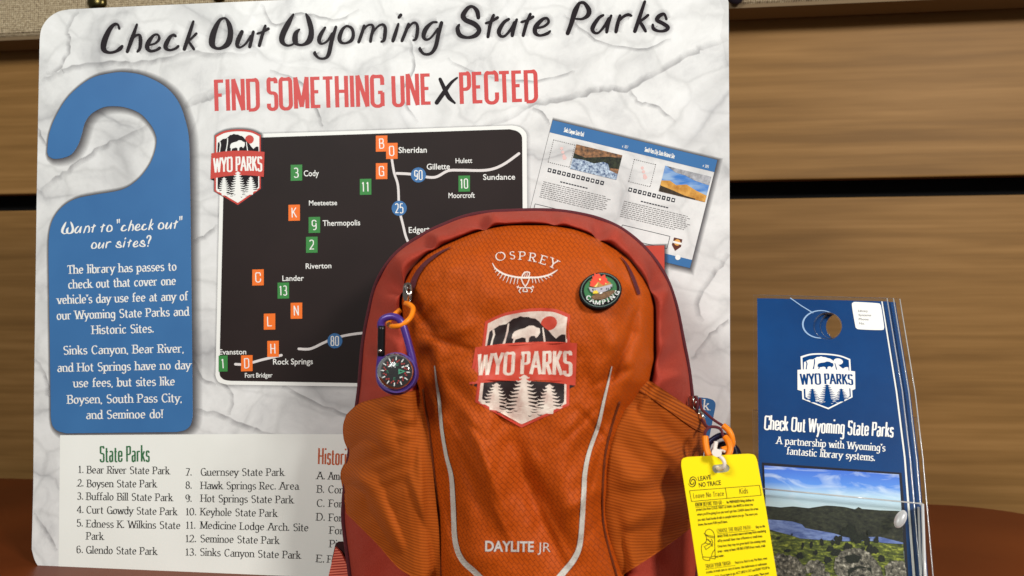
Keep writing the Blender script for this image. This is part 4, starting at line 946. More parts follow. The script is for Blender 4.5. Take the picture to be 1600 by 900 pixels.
# pockets
def coons(top, bot, left, right, nu, nv, depth):
    def res(p, n):
        d = [0]
        for a, b in zip(p, p[1:]): d.append(d[-1] + math.hypot(b[0] - a[0], b[1] - a[1]))
        o = []
        for k in range(n + 1):
            s_ = d[-1] * k / n; i = max(0, min(len(p) - 2, next((j for j in range(len(p) - 1) if d[j + 1] >= s_ - 1e-9), len(p) - 2))); t = (s_ - d[i]) / max(1e-9, d[i + 1] - d[i])
            o.append((p[i][0] + (p[i + 1][0] - p[i][0]) * t, p[i][1] + (p[i + 1][1] - p[i][1]) * t))
        return o
    T, B, L_, Rr = res(spline(top, 6), nu), res(spline(bot, 6), nu), res(spline(left, 6), nv), res(spline(right, 6), nv)
    vs = []
    for j in range(nv + 1):
        v = j / nv
        for i in range(nu + 1):
            u = i / nu
            p = [(1 - v) * T[i][k] + v * B[i][k] + (1 - u) * L_[j][k] + u * Rr[j][k] - ((1 - u) * (1 - v) * T[0][k] + u * (1 - v) * T[-1][k] + (1 - u) * v * B[0][k] + u * v * B[-1][k]) for k in (0, 1)]
            q = P(p[0], p[1], depth(u, v, p[0], p[1])); q.z = max(q.z, .002); vs.append(q)
    return vs, [[j * (nu + 1) + i, j * (nu + 1) + i + 1, (j + 1) * (nu + 1) + i + 1, (j + 1) * (nu + 1) + i] for j in range(nv) for i in range(nu)]
def rimmed(vs, fs, nu, nv, back):
    """turn the free edge of a pocket back so the cloth has a rolled edge"""
    loop = [i for i in range(nu + 1)] + [j * (nu + 1) + nu for j in range(1, nv + 1)] + [nv * (nu + 1) + i for i in range(nu - 1, -1, -1)] + [j * (nu + 1) for j in range(nv - 1, 0, -1)]
    c = sum((vs[i] for i in loop), Vector()) / len(loop); o = len(vs)
    for i in loop:
        d = (vs[i] - CAM).normalized(); q = vs[i] + d * back; q = q + (c - q).normalized() * .003; q.z = max(q.z, .001); vs.append(q)
    n = len(loop)
    return vs, fs + [[loop[i], loop[(i + 1) % n], o + (i + 1) % n, o + i] for i in range(n)]
def bodyY(x, y):
    p = BODY.b.ray_cast(CAM, ray(x, y))[0]
    return p.y if p is not None else 0
FL = [(600,735,668,880,20,-.0062),(566,752,640,875,20,.0052),(655,700,662,850,9,.003),(560,690,600,720,14,-.004),(600,650,585,740,20,.003),(548,740,575,760,10,.003),(630,640,640,720,12,-.003),(640,740,655,800,8,.003)]
def dl(u, v, x, y):
    s_ = panelY(ipol(XL, y) + 2, y)
    e = sin(pi / 2 * min(1, u * 1.02)) ** .9
    bul = sin(pi * min(1, max(0, v))) ** .5
    z = -.070 + (min(s_, -.135) - .006 + .070) * e * (.80 + .20 * bul) - .010 * sin(pi * u) * bul - foldz(x, y, FL) * min(1, u * 5) * min(1, (1 - u) * 8)
    return min(z, bodyY(x, y) - .006)
vs, fs = coons([(541,648),(562,630),(600,620),(630,614),(660,607)], [(541,802),(555,816),(590,851),(621,886),(652,906),(690,930)], [(541,648),(536,665),(537,686),(543,704),(541,718),(532,739),(536,767),(541,802)], [(660,607),(662,630),(669,672),(676,732),(681,781),(686,830),(688,893),(690,930)], 54, 80, dl)
vs, fs = rimmed(vs, fs, 54, 80, .008)
mb = MB(); mb.add(vs, fs, M_POCKL, True); pl0 = mb.build("side_pocket", bp, uv=UVF)
M_SEAM = canvas("shaded_orange_seam", (84, 32, 4), (112, 46, 6))  # cord follows the seam; its dark colour paints the shadow line along it
def seam(pts, par):
    q = spline(pts, 6); mb = MB(); tube(mb, [PANEL.at(x, y, .0004) for x, y in q], [.0009 + .0004 * noise.noise(Vector((x * .2, y * .2, 0))) for x, y in q], M_SEAM, 8); mb.build("seam", par)
seam([(661,608),(664,632),(671,672),(678,732),(683,781),(687,830),(689,893),(692,930)], pl0)
FR = [(965,690,1045,770,16,-.0035),(1000,660,1085,745,14,.0035),(955,830,1060,790,18,.0030),(960,770,1075,760,14,-.0025),(985,625,1090,715,13,-.0045),(990,760,1060,700,20,.003),(960,720,1050,800,30,.003),(975,850,1040,800,14,-.002),(1030,690,1085,740,12,.003),(960,800,985,870,10,-.002)]
def dr(u, v, x, y):
    s_ = panelY(ipol(XR, y) - 2, y)
    e = sin(pi / 2 * min(1, (1 - u) * 1.02)) ** .9
    bul = sin(pi * min(1, max(0, v))) ** .5
    z = -.088 + (min(s_, -.135) - .007 + .088) * e * (.86 + .14 * bul) - .012 * sin(pi * u) * bul - foldz(x, y, FR) * min(1, u * 6) * min(1, (1 - u) * 6)
    return min(z, bodyY(x, y) - .006)
vs, fs = coons([(982,583),(1010,592),(1040,611),(1075,635),(1101,652)], [(966,903),(1010,875),(1045,851),(1078,826)], [(982,583),(977,602),(961,655),(950,697),(945,735),(943,795),(948,837),(966,903)], [(1101,652),(1104,668),(1100,700),(1098,730),(1092,790),(1078,826)], 54, 80, dr)
PKR = Skin(vs, fs)
vs, fs = rimmed(list(vs), fs, 54, 80, .008)
mb = MB(); mb.add(vs, fs, M_POCKR, True); pr_ = mb.build("side_pocket", bp, uv=UVF)
seam([(968,628),(959,655),(948,697),(943,735),(941,795),(946,837),(964,903)], pr_)
HEMP = spline([(983,584),(1010,593),(1040,612),(1075,636),(1100,654)], 5) + spline([(1100,676),(1082,668),(1040,638),(1008,616),(982,604)], 5)
v, f = cdt([HEMP], (), 5)
mb = MB(); mb.add([PKR.at(x, y, .0012) for x, y in v], f, M_HEM, True); mb.add([PKR.at(x, y, .0012) for x, y in HEMP] + [PKR.at(x, y, -.0006) for x, y in HEMP], [[i, (i + 1) % len(HEMP), len(HEMP) + (i + 1) % len(HEMP), len(HEMP) + i] for i in range(len(HEMP))], M_HEM)
mb.build("hem", pr_, uv=UVF)

# zip tapes
for pts in ([(704,386,.6),(690,393,1.6),(676,402,2.6),(662,414,3.2),(650,431,4.0),(643,450,4.8),(638,470,5.0)], [(970,401,.5),(978,411,1.4),(985,424,2.2),(992,441,2.8),(998,458,2.6)]):
    mb = MB(); v, f = cdt(stroke_polys(spline(pts, 6), True, 8), (), 4); mb.add([PANEL.at(x, y, .0012) for x, y in v], f, M_MAROON); mb.build("zip_tape", bp)
# binding just inside the red body
# silver reflective lines
for pts, rr in (([(679,572),(682,600),(686,625),(690,670),(697,712),(705,745),(708,790),(711,845),(722,875),(745,897),(775,930)], (.8, 1.6, 2.4, 2.6, 2.8, 3.4, 3.8, 4.0, 4.2, 4.5, 5)), ([(956,573),(950,600),(944,625),(935,665),(921,705),(914,740),(912,775),(907,845),(898,872),(880,895),(850,930)], (.8, 1.6, 2.2, 2.8, 3.2, 3.6, 3.8, 4.0, 4.4, 4.8, 5))):
    q = spline([(a[0], a[1], b) for a, b in zip(pts, rr)], 6); v, f = cdt(stroke_polys(q, True, 8), (), 3)
    mb = MB(); mb.add([PANEL.at(x, y, .0007) for x, y in v], f, M_SILVER); mb.build("reflective_line", bp)
# lettering on the panel
mb = MB(); M_PW = solid("pale_grey_print", (190, 182, 176), .45)
sans(mb, PANEL, .0006, M_PW, "DAYLITE", 758, 861, 834, 862, 16.5, .028); sans(mb, PANEL, .0006, M_PW, "JR", 840, 862, 860, 862.5, 15.5, -.006); mb.build("name_lettering", bp)
mb = MB(); z4 = lambda a, b: (720 + a / 6.154, 370 + b / 6.154)
M_LOGO = solid("logo_white", (228, 214, 204), .45)
for ch, cx, cy, wd, hh, an in [("O",385,226,112,78,6),("S",497,214,56,72,2),("P",590,221,66,78,-2),("R",685,236,70,80,-9),("E",784,262,66,82,-17),("Y",872,296,74,90,-25)]:
    a, b = z4(cx, cy); ux, uy = cos(R(-an)), sin(R(-an)); l = wd / 6.154 / 2
    write(mb, PANEL, .0006, M_LOGO, ch, a - ux * l, b - uy * l, a + ux * l, b + uy * l, hh / 6.154, 'serif')
polys = []
def zs(pts, n=4): 
    return stroke_polys([(z4(a, b) + (r / 6.154,)) for a, b, r in spline(pts, n)], True, 7)
polys += zs([(305,255,3),(340,310,7),(420,360,8),(520,385,8),(590,393,9),(660,392,9),(760,388,8),(850,365,8),(905,335,6),(928,318,3)])
for x, y, dx, dy in [(330,300,-8,16),(352,318,-20,22),(378,338,-26,34),(405,352,-30,50),(435,362,-30,58),(465,372,-26,66),(495,380,-22,68),(525,385,-16,70),(552,390,-10,62),(685,390,8,52),(710,390,14,56),(738,388,20,50),(765,386,26,40),(795,380,30,28),(825,372,28,20),(855,362,24,14)]:
    polys += zs([(x, y, 4), (x + dx, y + dy, 2.5)], 2)
polys += zs([(588,385,5),(612,342,6),(662,344,5),(650,390,5)], 2) + zs([(620,355,3),(612,385,3)], 2) + zs([(640,352,3),(634,385,3)], 2) + zs([(580,400,5),(620,480,5),(660,400,5)], 2) + zs([(540,480,4),(575,490,4),(620,488,4),(665,490,4),(700,478,4)], 2) + zs([(578,492,4),(560,520,4),(575,540,3)], 2) + zs([(665,492,4),(690,512,4),(675,535,3)], 2) + zs([(605,500,4),(598,524,4),(640,526,4),(632,500,4)], 2) + zs([(545,495,3),(556,470,3)], 2) + zs([(690,470,3),(700,492,3)], 2)
print_on(mb, PANEL, .0006, M_LOGO, polys); mb.build("logo_print", bp)
W_BAG = Warp(bilin((759.2,502.7),(889.9,492.2),(888.5,633.3),(744.5,626),(162,130,585,632)), PANEL)
mb = MB(); emblem(mb, W_BAG, .0004, dict(edge=M_TRED, field=M_CREAM, sun=M_TRED, mount=M_TDARK, bison=M_CREAM, tree=M_CREAM, tree2=M_CREAM, banner=M_TRED, word=M_CREAM, mark=M_TDARK), 11); mb.build("shield_patch", bp)
# left zip slider and its moulded pull
zp = MB(); PZ = Plane(P(637, 460, -.158), (.1, -1, .2))
slab(zp, PZ, spline([(633,444),(641,443),(645,452),(643,470),(637,474),(631,468),(630,453)], 3, True), -.004, .002, M_CHROME); dome(zp, PZ, 637, 452, 5, 7, .002, .0055, M_CHROME, 14, 4)
pxtube(zp, [(634,447,-.161),(635,453,-.165),(638,462,-.166),(637,470,-.162)], 1.8, M_STEEL); pxtube(zp, [(642,446,-.161),(642,456,-.164),(639,466,-.165)], 1.6, M_STEEL)
zs_ = zp.build("zip_slider", bp)
mb = MB(); pxtube(mb, [(634,474,-.163),(640,476,-.168),(645.5,482,-.172),(643,493,-.176),(636,502,-.180),(624,509,-.181),(611,509.5,-.176),(607,503,-.168),(614,494,-.160),(626,484,-.157)], 4.1, M_PULL, 12); mb.build("zip_pull", zs_)
# right zip sliders with cord pulls
def side_slider(px, py, Y, name="zip_slider"):
    mb = MB(); pl = Plane(P(px, py, Y), (.75, -1, .1)); slab(mb, pl, [(px - 5, py - 11), (px + 3, py - 12), (px + 5, py), (px + 2, py + 11), (px - 4, py + 9)], -.003, .001, M_STEEL); dome(mb, pl, px, py, 4, 9, .001, .004, M_STEEL, 12, 4); return mb.build(name, bp)
s1 = side_slider(1086, 630, -.086); s2 = side_slider(1094, 652, -.09)
mb = MB(); pxtube(mb, [(1086,620,-.094),(1090,628,-.100),(1089,642,-.100),(1086,650,-.096)], 2.4, M_MAROON); pxtube(mb, [(1094,623,-.095),(1095,634,-.101),(1097,640,-.104),(1108,650,-.108),(1118,658,-.112),(1131,666,-.116)], 2.1, M_MAROON); mb.build("pull_cord", s1)
mb = MB(); pxtube(mb, [(1130,665,-.116),(1138,672,-.118),(1143,682,-.119),(1144,694,-.119),(1138,700,-.120),(1128,703,-.121)], 4.6, M_PULL, 12); mb.build("zip_pull", s1)
mb = MB(); pxtube(mb, [(1096,655,-.098),(1102,664,-.108),(1107,668,-.116)], 2.4, M_MAROON); pxtube(mb, [(1101,684,-.128),(1102,675,-.128),(1108,668,-.126),(1117,667,-.126),(1126,671,-.128),(1131,684,-.130)], 2.2, M_MAROON); mb.build("pull_cord", s2)
mb = MB(); pxtube(mb, [(1102,682,-.130),(1103,696,-.133),(1107,710,-.136),(1116,718,-.138),(1126,721,-.139),(1136,714,-.139),(1141,702,-.137),(1138,690,-.134),(1133,683,-.131)], 4.8, M_PULL, 12); mb.build("zip_pull", s2)
# webbing strap at lower left
mb = MB(); pls = Plane(P(530, 880, -.062), (-.25, -1, .1))
M_WEB = ribbed("red_webbing", (150, 36, 28), (226, 118, 96), .0021, -10, 0.02)
slab(mb, pls, [(526,854),(534,862),(548,890),(546,905),(540,960),(500,960),(514,905)], 0, .002, M_WEB, M_REDF); mb.build("strap", bp, uv=UVF)
mb = MB(); pls2 = Plane(P(535, 870, -.056), (-.1, -1, 0)); slab(mb, pls2, [(521,868),(525,850),(529,846),(544,846),(560,900),(560,950),(530,950),(519,876)], 0, .0015, M_DARK); mb.build("strap_lining", bp)

# ================================================================== camping pin
PN = PANEL.at(936, 458, 0); PNP = Plane(PN, (.12, -1, .22))
pin = thing("camping_pin", "round black rubber CAMPING pin with red flames, on the backpack's upper right", "pin", PN)
E0 = disc(937, 457, 33.5, 48, 28.5, -12)
mb = MB(); slab(mb, PNP, disc(937, 457, 32.6, 48, 27.6, -12), .001, .0062, M_RUB); 
a_ = disc(937, 457, 33.4, 48, 28.4, -12); b_ = disc(937, 457, 32.6, 48, 27.6, -12)
mb.add([PNP.at(x, y, .0005) for x, y in a_] + [PNP.at(x, y, .0050) for x, y in a_] + [PNP.at(x, y, .0062) for x, y in b_], [[k * 48 + i, k * 48 + (i + 1) % 48, (k + 1) * 48 + (i + 1) % 48, (k + 1) * 48 + i] for k in (0, 1) for i in range(48)], M_RUB, True); mb.build("rubber_base", pin)
zp_ = lambda pts: [(900 + a / 11.25, 420 + b / 11.25 - .4) for a, b in pts]
mb = MB(); rim = disc(937, 456.5, 30.6, 48, 25.6, -12); rin = disc(937, 456.5, 29.6, 48, 24.6, -12)
print_on(mb, PNP, .0064, solid("rim_grey", (104, 124, 116), .4), [rim], [rin]); print_on(mb, PNP, .0064, solid("pin_green", (52, 112, 66), .5), [disc(936.5, 455.5, 25.5, 40, 20.5, -12)]); mb.build("green_disc", pin)
mb = MB(); slab(mb, PNP, zp_([(225,350),(240,300),(225,270),(255,265),(255,230),(275,230),(270,170),(300,185),(308,120),(345,150),(370,130),(400,150),(420,190),(455,165),(490,150),(500,205),(530,230),(525,260),(555,275),(540,310),(480,330),(400,350),(290,365)]), .0064, .0072, solid("flame_red", (226, 72, 48), .5)); mb.build("flames", pin)
mb = MB()
slab(mb, PNP, zp_([(280,375),(330,330),(375,275),(420,320),(470,345),(500,300),(530,310),(570,280),(600,320),(480,370)]), .0064, .0076, solid("pin_tan", (176, 130, 66), .5)); print_on(mb, PNP, .0078, solid("pin_cream", (236, 214, 120), .5), [zp_([(300,370),(340,325),(372,285),(360,330),(335,375)]), zp_([(488,318),(500,298),(512,308),(500,325)]), zp_(disc(400, 240, 18, 12))])
slab(mb, PNP, zp_([(205,375),(300,390),(400,375),(500,350),(610,320),(615,360),(560,420),(430,470),(280,470),(240,450)]), .0064, .0078, solid("pin_grey", (176, 172, 180), .5)); print_on(mb, PNP, .0080, M_BLACK, [zp_([(270,400),(290,405),(285,445),(272,440)]), zp_([(310,410),(322,412),(318,440)]), zp_([(510,385),(525,395),(520,425),(508,415)]), zp_([(540,390),(552,385),(555,420),(542,425)]), zp_([(585,365),(600,360),(605,410),(590,415)]), zp_([(410,400),(440,395),(440,410),(415,420)])])
slab(mb, PNP, zp_([(250,545),(300,500),(420,480),(560,440),(650,425),(660,460),(560,540),(420,590),(300,590)]), .0064, .0080, mottled("pin_brown", (96, 70, 48), (132, 98, 66), 700, 3)); print_on(mb, PNP, .0083, solid("tent_yellow", (236, 200, 52), .5), [zp_([(275,490),(290,440),(350,435),(375,485)])]); print_on(mb, PNP, .0083, M_WHITE, [zp_([(385,490),(420,465),(450,475),(410,495)])]); mb.build("mountain_relief", pin)
mb = MB()
for k, ch in enumerate("CAMPING"):
    x, y, an = [(168,605,-50),(255,668,-22),(360,700,-6),(478,690,8),(560,655,22),(645,600,38),(735,515,58)][k]
    wd = [70, 80, 95, 62, 40, 80, 76][k] / 11.25; cx, cy = 900 + x / 11.25, 420 + y / 11.25 - 2.6; ux, uy = cos(R(-an)), sin(R(-an))
    cy -= .6; write(mb, PNP, .0068, M_WHITE, ch, cx - ux * wd / 2 + uy * 1, cy - uy * wd / 2, cx + ux * wd / 2 + uy * 1, cy + uy * wd / 2, 6.6, 'slab')
mb.build("pin_lettering", pin)

# ================================================================== purple carabiner with compass
cb = thing("carabiner", "purple carabiner with a black gate and round compass, clipped to the left zip pull", "carabiner", P(620, 545, -.185))
zc = lambda pts, Y: [(560 + a / 4.5, 430 + b / 4.5, Y) for a, b in pts]
YC = -.180
mb = MB(); pxtube(mb, zc([(160,372),(160,335),(182,305),(230,291),(275,302),(308,340),(335,420),(360,510),(382,600),(392,690),(370,760),(320,805),(265,818),(205,800),(160,755),(148,690),(154,610),(160,565)], YC), 5.8, M_PURPLE, 14); mb.build("frame", cb)
mb = MB(); pxtube(mb, zc([(164,355),(162,460),(160,568)], YC - .0005), 5.9, M_BLACK, 14, n=3); g_ = mb.build("gate", cb)
mb = MB(); dome(mb, Plane(P(594, 548, YC - .0022), (0, -1, 0)), 594.4, 548.2, 3.4, 3.4, 0, .0016, M_STEEL, 14, 4); mb.build("rivet", g_)
PC_ = Plane(P(619.5, 582, YC - .003), (-.06, -1, .18)); ccx, ccy, cr = 620, 581, 28.5
mb = MB(); slab(mb, PC_, disc(ccx, ccy + 1.5, cr + 3, 44), -.004, .0012, M_PURPLE); mb.build("bezel", cb)
mb = MB(); slab(mb, PC_, disc(ccx, ccy, cr - .3, 44), .0012, .0030, M_BLACK); dl_ = mb.build("compass_dial", cb)
mb = MB(); M_TRD = solid("dial_red", (170, 52, 48), .5); M_TEAL = solid("dial_green", (70, 150, 116), .5)
for k in range(24):
    a = R(k * 15 + 4); long_ = k % 2 == 0
    r0, r1, w_ = (17.5, 23, .75) if long_ else (17.0, 19.5, .9)
    print_on(mb, PC_, .0033, M_WHITE if long_ else M_TRD, stroke_polys([(ccx + r0 * cos(a), ccy + r0 * sin(a), w_), (ccx + r1 * cos(a), ccy + r1 * sin(a), w_ * .7)], False))
    if long_: print_on(mb, PC_, .0032, M_TRD, stroke_polys([(ccx + 15.6 * cos(a + .05), ccy + 15.6 * sin(a + .05), 1.1), (ccx + 15.6 * cos(a + .2), ccy + 15.6 * sin(a + .2), 1.1)], False))
write(mb, PC_, .0033, M_TEAL, "W", ccx - .5, ccy - 8.5, ccx + 5, ccy - 8.3, 4.2, 'hand'); write(mb, PC_, .0033, M_TEAL, "E", ccx - 3, ccy + 13.5, ccx + 1, ccy + 13.5, 4.2, 'hand'); write(mb, PC_, .0033, M_TEAL, "S", ccx - 14, ccy + 2.5, ccx - 10, ccy + 2.5, 4.2, 'hand')
for x, y in ((-9, -8), (12, -7), (9, 9)): print_on(mb, PC_, .0033, M_WHITE, stroke_polys([(ccx + x - 2, ccy + y + .8, .8), (ccx + x + 2, ccy + y - .6, .8)], False))
print_on(mb, PC_, .0033, M_TEAL, [[(ccx + 5, ccy - 4), (ccx + 16, ccy), (ccx + 5, ccy + 4.5)]], [[(ccx + 7, ccy - 1.6), (ccx + 12, ccy), (ccx + 7, ccy + 2)]]); mb.build("dial_marks", dl_)
mb = MB(); dome(mb, PC_, ccx, ccy, cr - .3, cr - .3, .0031, .0085, clear("compass_glass", (1, 1, 1, 1), .03, .1), 40, 10); mb.build("compass_glass", cb)

# ================================================================== yellow tag, its tie, second carabiner behind
PT = Plane(P(1130, 800, -.150), (.06, -1, .10))
tg = thing("yellow_tag", "bright yellow Leave No Trace card hanging from the right zip pull by a white tie", "tag", PT.at(1127, 718))
TO = spline([(1064.5,728),(1065,720),(1068,716),(1075,714)], 4) + spline([(1168,709),(1177,710),(1181,714),(1183.5,721)], 4) + [(1196,790),(1214,900)] + spline([(1224,960),(1224,967),(1221,971),(1214,972)], 4) + spline([(1112,983),(1105,982),(1102,978),(1100,970)], 4) + [(1091,900),(1076,800)]
slot_ = spline([(1115,727),(1113,732),(1116,738),(1122,739),(1136,737),(1140,732),(1138,727),(1133,725),(1121,726)], 3, True)
mb = MB(); slab(mb, PT, TO, -.0009, 0, M_YELLOW, None, [slot_]); mb.build("card", tg)
mb = MB(); slab(mb, PT, slot_, -.0007, -.0003, M_GREY); mb.build("slot_film", tg)
zt = lambda a, b: (1040 + a / 4.5, 700 + b / 4.5)
hT = .00012
mb = MB(); M_TK = solid("tag_black_ink", (44, 40, 14), .5)
sans(mb, PT, hT, M_TK, "LEAVE", *zt(230,232), *zt(322,218), 7.2, .02); sans(mb, PT, hT, M_TK, "NO TRACE", *zt(235,276), *zt(390,258), 7.4, .02)
polys = []
for ph in (0, pi):
    st = []
    for k in range(16):
        t = k / 15; a = ph + t * 6.0; r = 10 + 32 * t; st.append(zt(190 + r * .72 * cos(a), 238 + r * sin(a)) + (.35 + .55 * sin(pi * t),))
    polys += stroke_polys(st, True, 7)
print_on(mb, PT, hT, M_TK, polys); mb.build("logo_print", tg)
mb = MB(); polys = []
for q in ([(168,300),(660,262),(672,332),(182,376)],):
    q = [zt(*p) for p in q]
    for i in range(4): polys += stroke_polys([q[i] + (.45,), q[(i + 1) % 4] + (.45,)])
polys += stroke_polys([zt(420, 283) + (.45,), zt(432, 353) + (.45,)])
print_on(mb, PT, hT, M_TK, polys); write(mb, PT, hT, M_TK, "Leave No Trace", *zt(195,354), *zt(410,335), 7.6, 'hand'); write(mb, PT, hT, M_TK, "Kids", *zt(520,322), *zt(580,317), 8.0, 'hand'); mb.build("name_box", tg)
mb = MB()
def para(lines):
    for s, a, b, c, d, b_ in lines: sans(mb, PT, hT, M_TK, s, *zt(a, b), *zt(c, d), 4.2, b_ + .012)
def headl(s, a, b, c, d):
    write(mb, PT, hT, M_TK, s, *zt(a, b), *zt(c, d), 6.0, 'hand'); print_on(mb, PT, hT, M_TK, stroke_polys([zt(a, b + 8) + (.3,), zt(c + 20, d + 7) + (.3,)]))
headl("KNOW BEFORE YOU GO -", 210, 412, 408, 394)
para([("Be PREPARED! Bring clothes to",430,390,622,372,.02),("protect you from COLD, HEAT or RAIN. Use MAPS to show you",216,442,615,404,.015),("where you'll be going & so you won't get lost. LEARN about the areas",222,476,652,434,.012),("you visit. Read books & talk to people before you go. The more you",226,514,646,470,.012),("know, the more FUN you'll have.",230,547,436,525,.015)])
headl("CHOOSE THE RIGHT PATH -", 362, 596, 610, 570)
para([("Stay on the",634,564,700,556,.015),("MAIN TRAIL to protect nature and keep from wandering",366,630,706,590,.015),("off by yourself. Steer clear of flowers or small trees.",366,662,682,626,.012),("Once hurt, they may not grow back! Use existing camp",366,700,704,660,.012),("areas - camp at least 100 BIG STEPS from roads, trails",366,735,702,694,.015),("and water.",352,772,412,762,.012)])
headl("TRASH YOUR TRASH -", 282, 845, 470, 818)
para([("Pack it in, Pack it out. Put litter, even",490,815,714,782,.012),("crumbs, in trash cans or carry it home. Use bathrooms or outhouses",286,882,712,820,.012),("when available. If you have to go, ACT LIKE A CAT and BURY POOP in",292,922,732,848,.014),("a small hole 4-8 inches deep and 100 big steps from water. Place your",298,958,728,886,.012)])
mb.build("tag_lettering", tg)
mb = MB(); polys = []
for st in ([(275,605),(285,580),(310,570),(335,590),(345,620)], [(270,600),(300,615),(345,622)], [(278,610),(305,625),(345,632)], [(280,615),(290,640),(275,670),(255,680),(252,720),(262,770)], [(345,622),(345,680),(348,740),(348,780)], [(262,770),(268,785),(310,790),(310,775),(348,780)], [(262,765),(310,768),(348,757)], [(285,640),(320,660)], [(275,665),(315,680)], [(280,690),(310,670)], [(290,710),(330,680)], [(300,640),(330,690)], [(320,640),(330,660),(325,690)], [(345,715),(330,735),(322,760)], [(270,690),(285,715)]):
    polys += band([zt(*p) for p in st], .5, 3)
print_on(mb, PT, hT, M_TK, polys); mb.build("boot_drawing", tg)
mb = MB(); tie = thing("cable_tie", "white nylon cable tie looped through the orange pull and the yellow tag", "cable tie", P(1122, 705, -.150))
pxtube(mb, [(1119,690,-.150),(1117,700,-.151),(1116,706,-.1515)], 3.2, M_TIE, 8); pxtube(mb, [(1122,712,-.152),(1129,717,-.1545),(1132,724,-.1555),(1130,731,-.1545),(1124,733,-.150),(1120,730,-.146)], 2.9, M_TIE, 10); pxtube(mb, [(1133,706,-.141),(1126,704,-.140),(1120,706,-.145)], 2.2, M_TIE, 8); mb.build("loop", tie)
mb = MB(); pt_ = Plane(P(1119, 706, -.1535), (.1, -1, .15)); slab(mb, pt_, spline([(1113,703),(1119,701),(1126,704),(1127,710),(1122,714),(1115,712),(1112,708)], 3, True), -.001, .001, M_TIE); mb.build("tie_head", tie)
nc = thing("carabiner", "dark navy carabiner with a round disc, half hidden behind the yellow tag", "carabiner", P(1135, 700, -.105))
mb = MB(); pxtube(mb, [(1105,702,-.112),(1108,692,-.112),(1118,684,-.112),(1128,680,-.112),(1137,684,-.112),(1143,694,-.111),(1148,712,-.109),(1152,735,-.107)], 4.4, M_NAVY, 12); pxtube(mb, [(1105,702,-.112),(1106,720,-.11),(1112,740,-.107)], 4.4, M_NAVY, 12); mb.build("frame", nc)
mb = MB(); pn_ = Plane(P(1135, 715, -.104), (0, -1, .1)); slab(mb, pn_, disc(1134, 713, 24, 36), -.004, .002, M_NAVY); dome(mb, pn_, 1134, 713, 21, 21, .002, .005, M_BLACK, 30, 5); mb.build("disc", nc)

# ================================================================== acrylic holder and pass cards
XH = P(1300, 930, -.10).x
HN = Vector((-.11, -cos(R(25)), sin(R(25))))
PH = Plane((XH, -.105, .0), HN)
class Off:
    def __init__(s, pl, d): s.pl = Plane(pl.p0 - pl.n * d, pl.n)
    def at(s, x, y, h=0.0): return s.pl.at(x, y, h)
hold = thing("brochure_holder", "clear acrylic brochure holder leaning back on the table, right of the backpack", "holder", (XH, -.10, 0))
BK = Off(PH, .010)
zb = 992
mb = MB(); slab(mb, BK, [(1176,640),(1432,652),(1452,zb),(1182,zb - 8)], -.0022, 0, M_ACR, M_ACRE, back=M_ACR); mb.build("back_plate", hold)
FRN = Off(PH, -.012)
mb = MB(); slab(mb, FRN, [(1188,762),(1441.5,786),(1449,zb + 14),(1192,zb)], -.002, 0, M_ACR, M_ACRE, back=M_ACR); fr_ = mb.build("front_plate", hold)
mb = MB(); dome(mb, FRN, 1407, 811, 9, 15, .0002, .003, clear("frosted_glare", (1, 1, 1, 1), .15, .35, .42), 20, 6, 25); mb.build("glare_bump", fr_)  # glare spot on the front plate, modelled as a milky dome
def bridge(mb, pa, pb, A, B, mat):
    va = [pa.at(x, y) for x, y in A]; vb = [pb.at(x, y) for x, y in B]; n = len(A)
    mb.add(va + vb, [[i, i + 1, n + i + 1, n + i] for i in range(n - 1)], mat)
mb = MB()
e0 = FRN.at(1441, 787, -.001); e1 = FRN.at(1448.5, zb + 12, -.001); back = -PH.n * .021
for k in (0, 1):
    q = Vector((.0016 * k, 0, 0)); 
    mb.add([e0 + q, e1 + q, e1 + q + back, e0 + q + back], [[0, 1, 2, 3]], M_ACR)
mb.build("side_plate", hold)
mb = MB(); tube(mb, [e0 + Vector((.0004, 0, 0)), e1 + Vector((.0004, 0, 0))], .0011, M_ACRE, 6); tube(mb, [e0 + back * .55, e1 + back * .55], .0008, M_ACRE, 6); tube(mb, [FRN.at(1188, 762.5, -.001), FRN.at(1441, 786.5, -.001)], .0006, M_ACRE, 6); mb.build("polished_edge", hold)
M_LAM = clear("laminate_film", (.985, .985, .98, 1), .024, .08, .0)
def card(label, off, dx, dy, front):
    pl = Off(PH, off); t = thing("pass_card", label, "card", pl.at(1290 + dx, 900), "laminated passes in the acrylic holder")
    sh = lambda pts: [(x + dx, y + dy) for x, y in pts]
    o = sh([(1183,466),(1379,471),(1402,612),(1415,715),(1430,900),(1437,980),(1186,974),(1185,700)]); hole = sh(disc(1293, 509.5, 22.5, 36, 21.5))
    mb = MB(); slab(mb, pl, o, -.0004, 0, M_PBLUE, M_WHITE, [hole]); c_ = mb.build("card", t)
    lo = sh([(1177,460.5),(1385,465.5),(1409,612),(1421,715),(1437,900),(1443,986),(1180,980),(1179,700)]); lh = sh(disc(1293, 509.5, 21, 36, 20))
    mb = MB(); slab(mb, pl, lo, -.0007, .0002, M_LAM, M_LAME, [lh], back=M_LAM); tube(mb, [pl.at(x, y, 0) for x, y in sh([(1386,466),(1410,612),(1422,715),(1438,900),(1444,986)])], .0004, M_LAME, 6); mb.build("laminate", t)
    if front: 
        mb = MB(); print_on(mb, pl, .00008, M_WHITE, [[(1377,471),(1379,471),(1402,612),(1415,715),(1430,900),(1437,980),(1433,980),(1426,900),(1412.3,715),(1399.5,612)]]); mb.build("white_border", t)
    return t, pl
t3, _ = card("rearmost blue pass card, only its right edge showing past the others", .0078, 20, 1, False)
t2, _ = card("middle blue pass card, a thin blue strip with a white edge behind the front one", .0042, 10, 0, False)
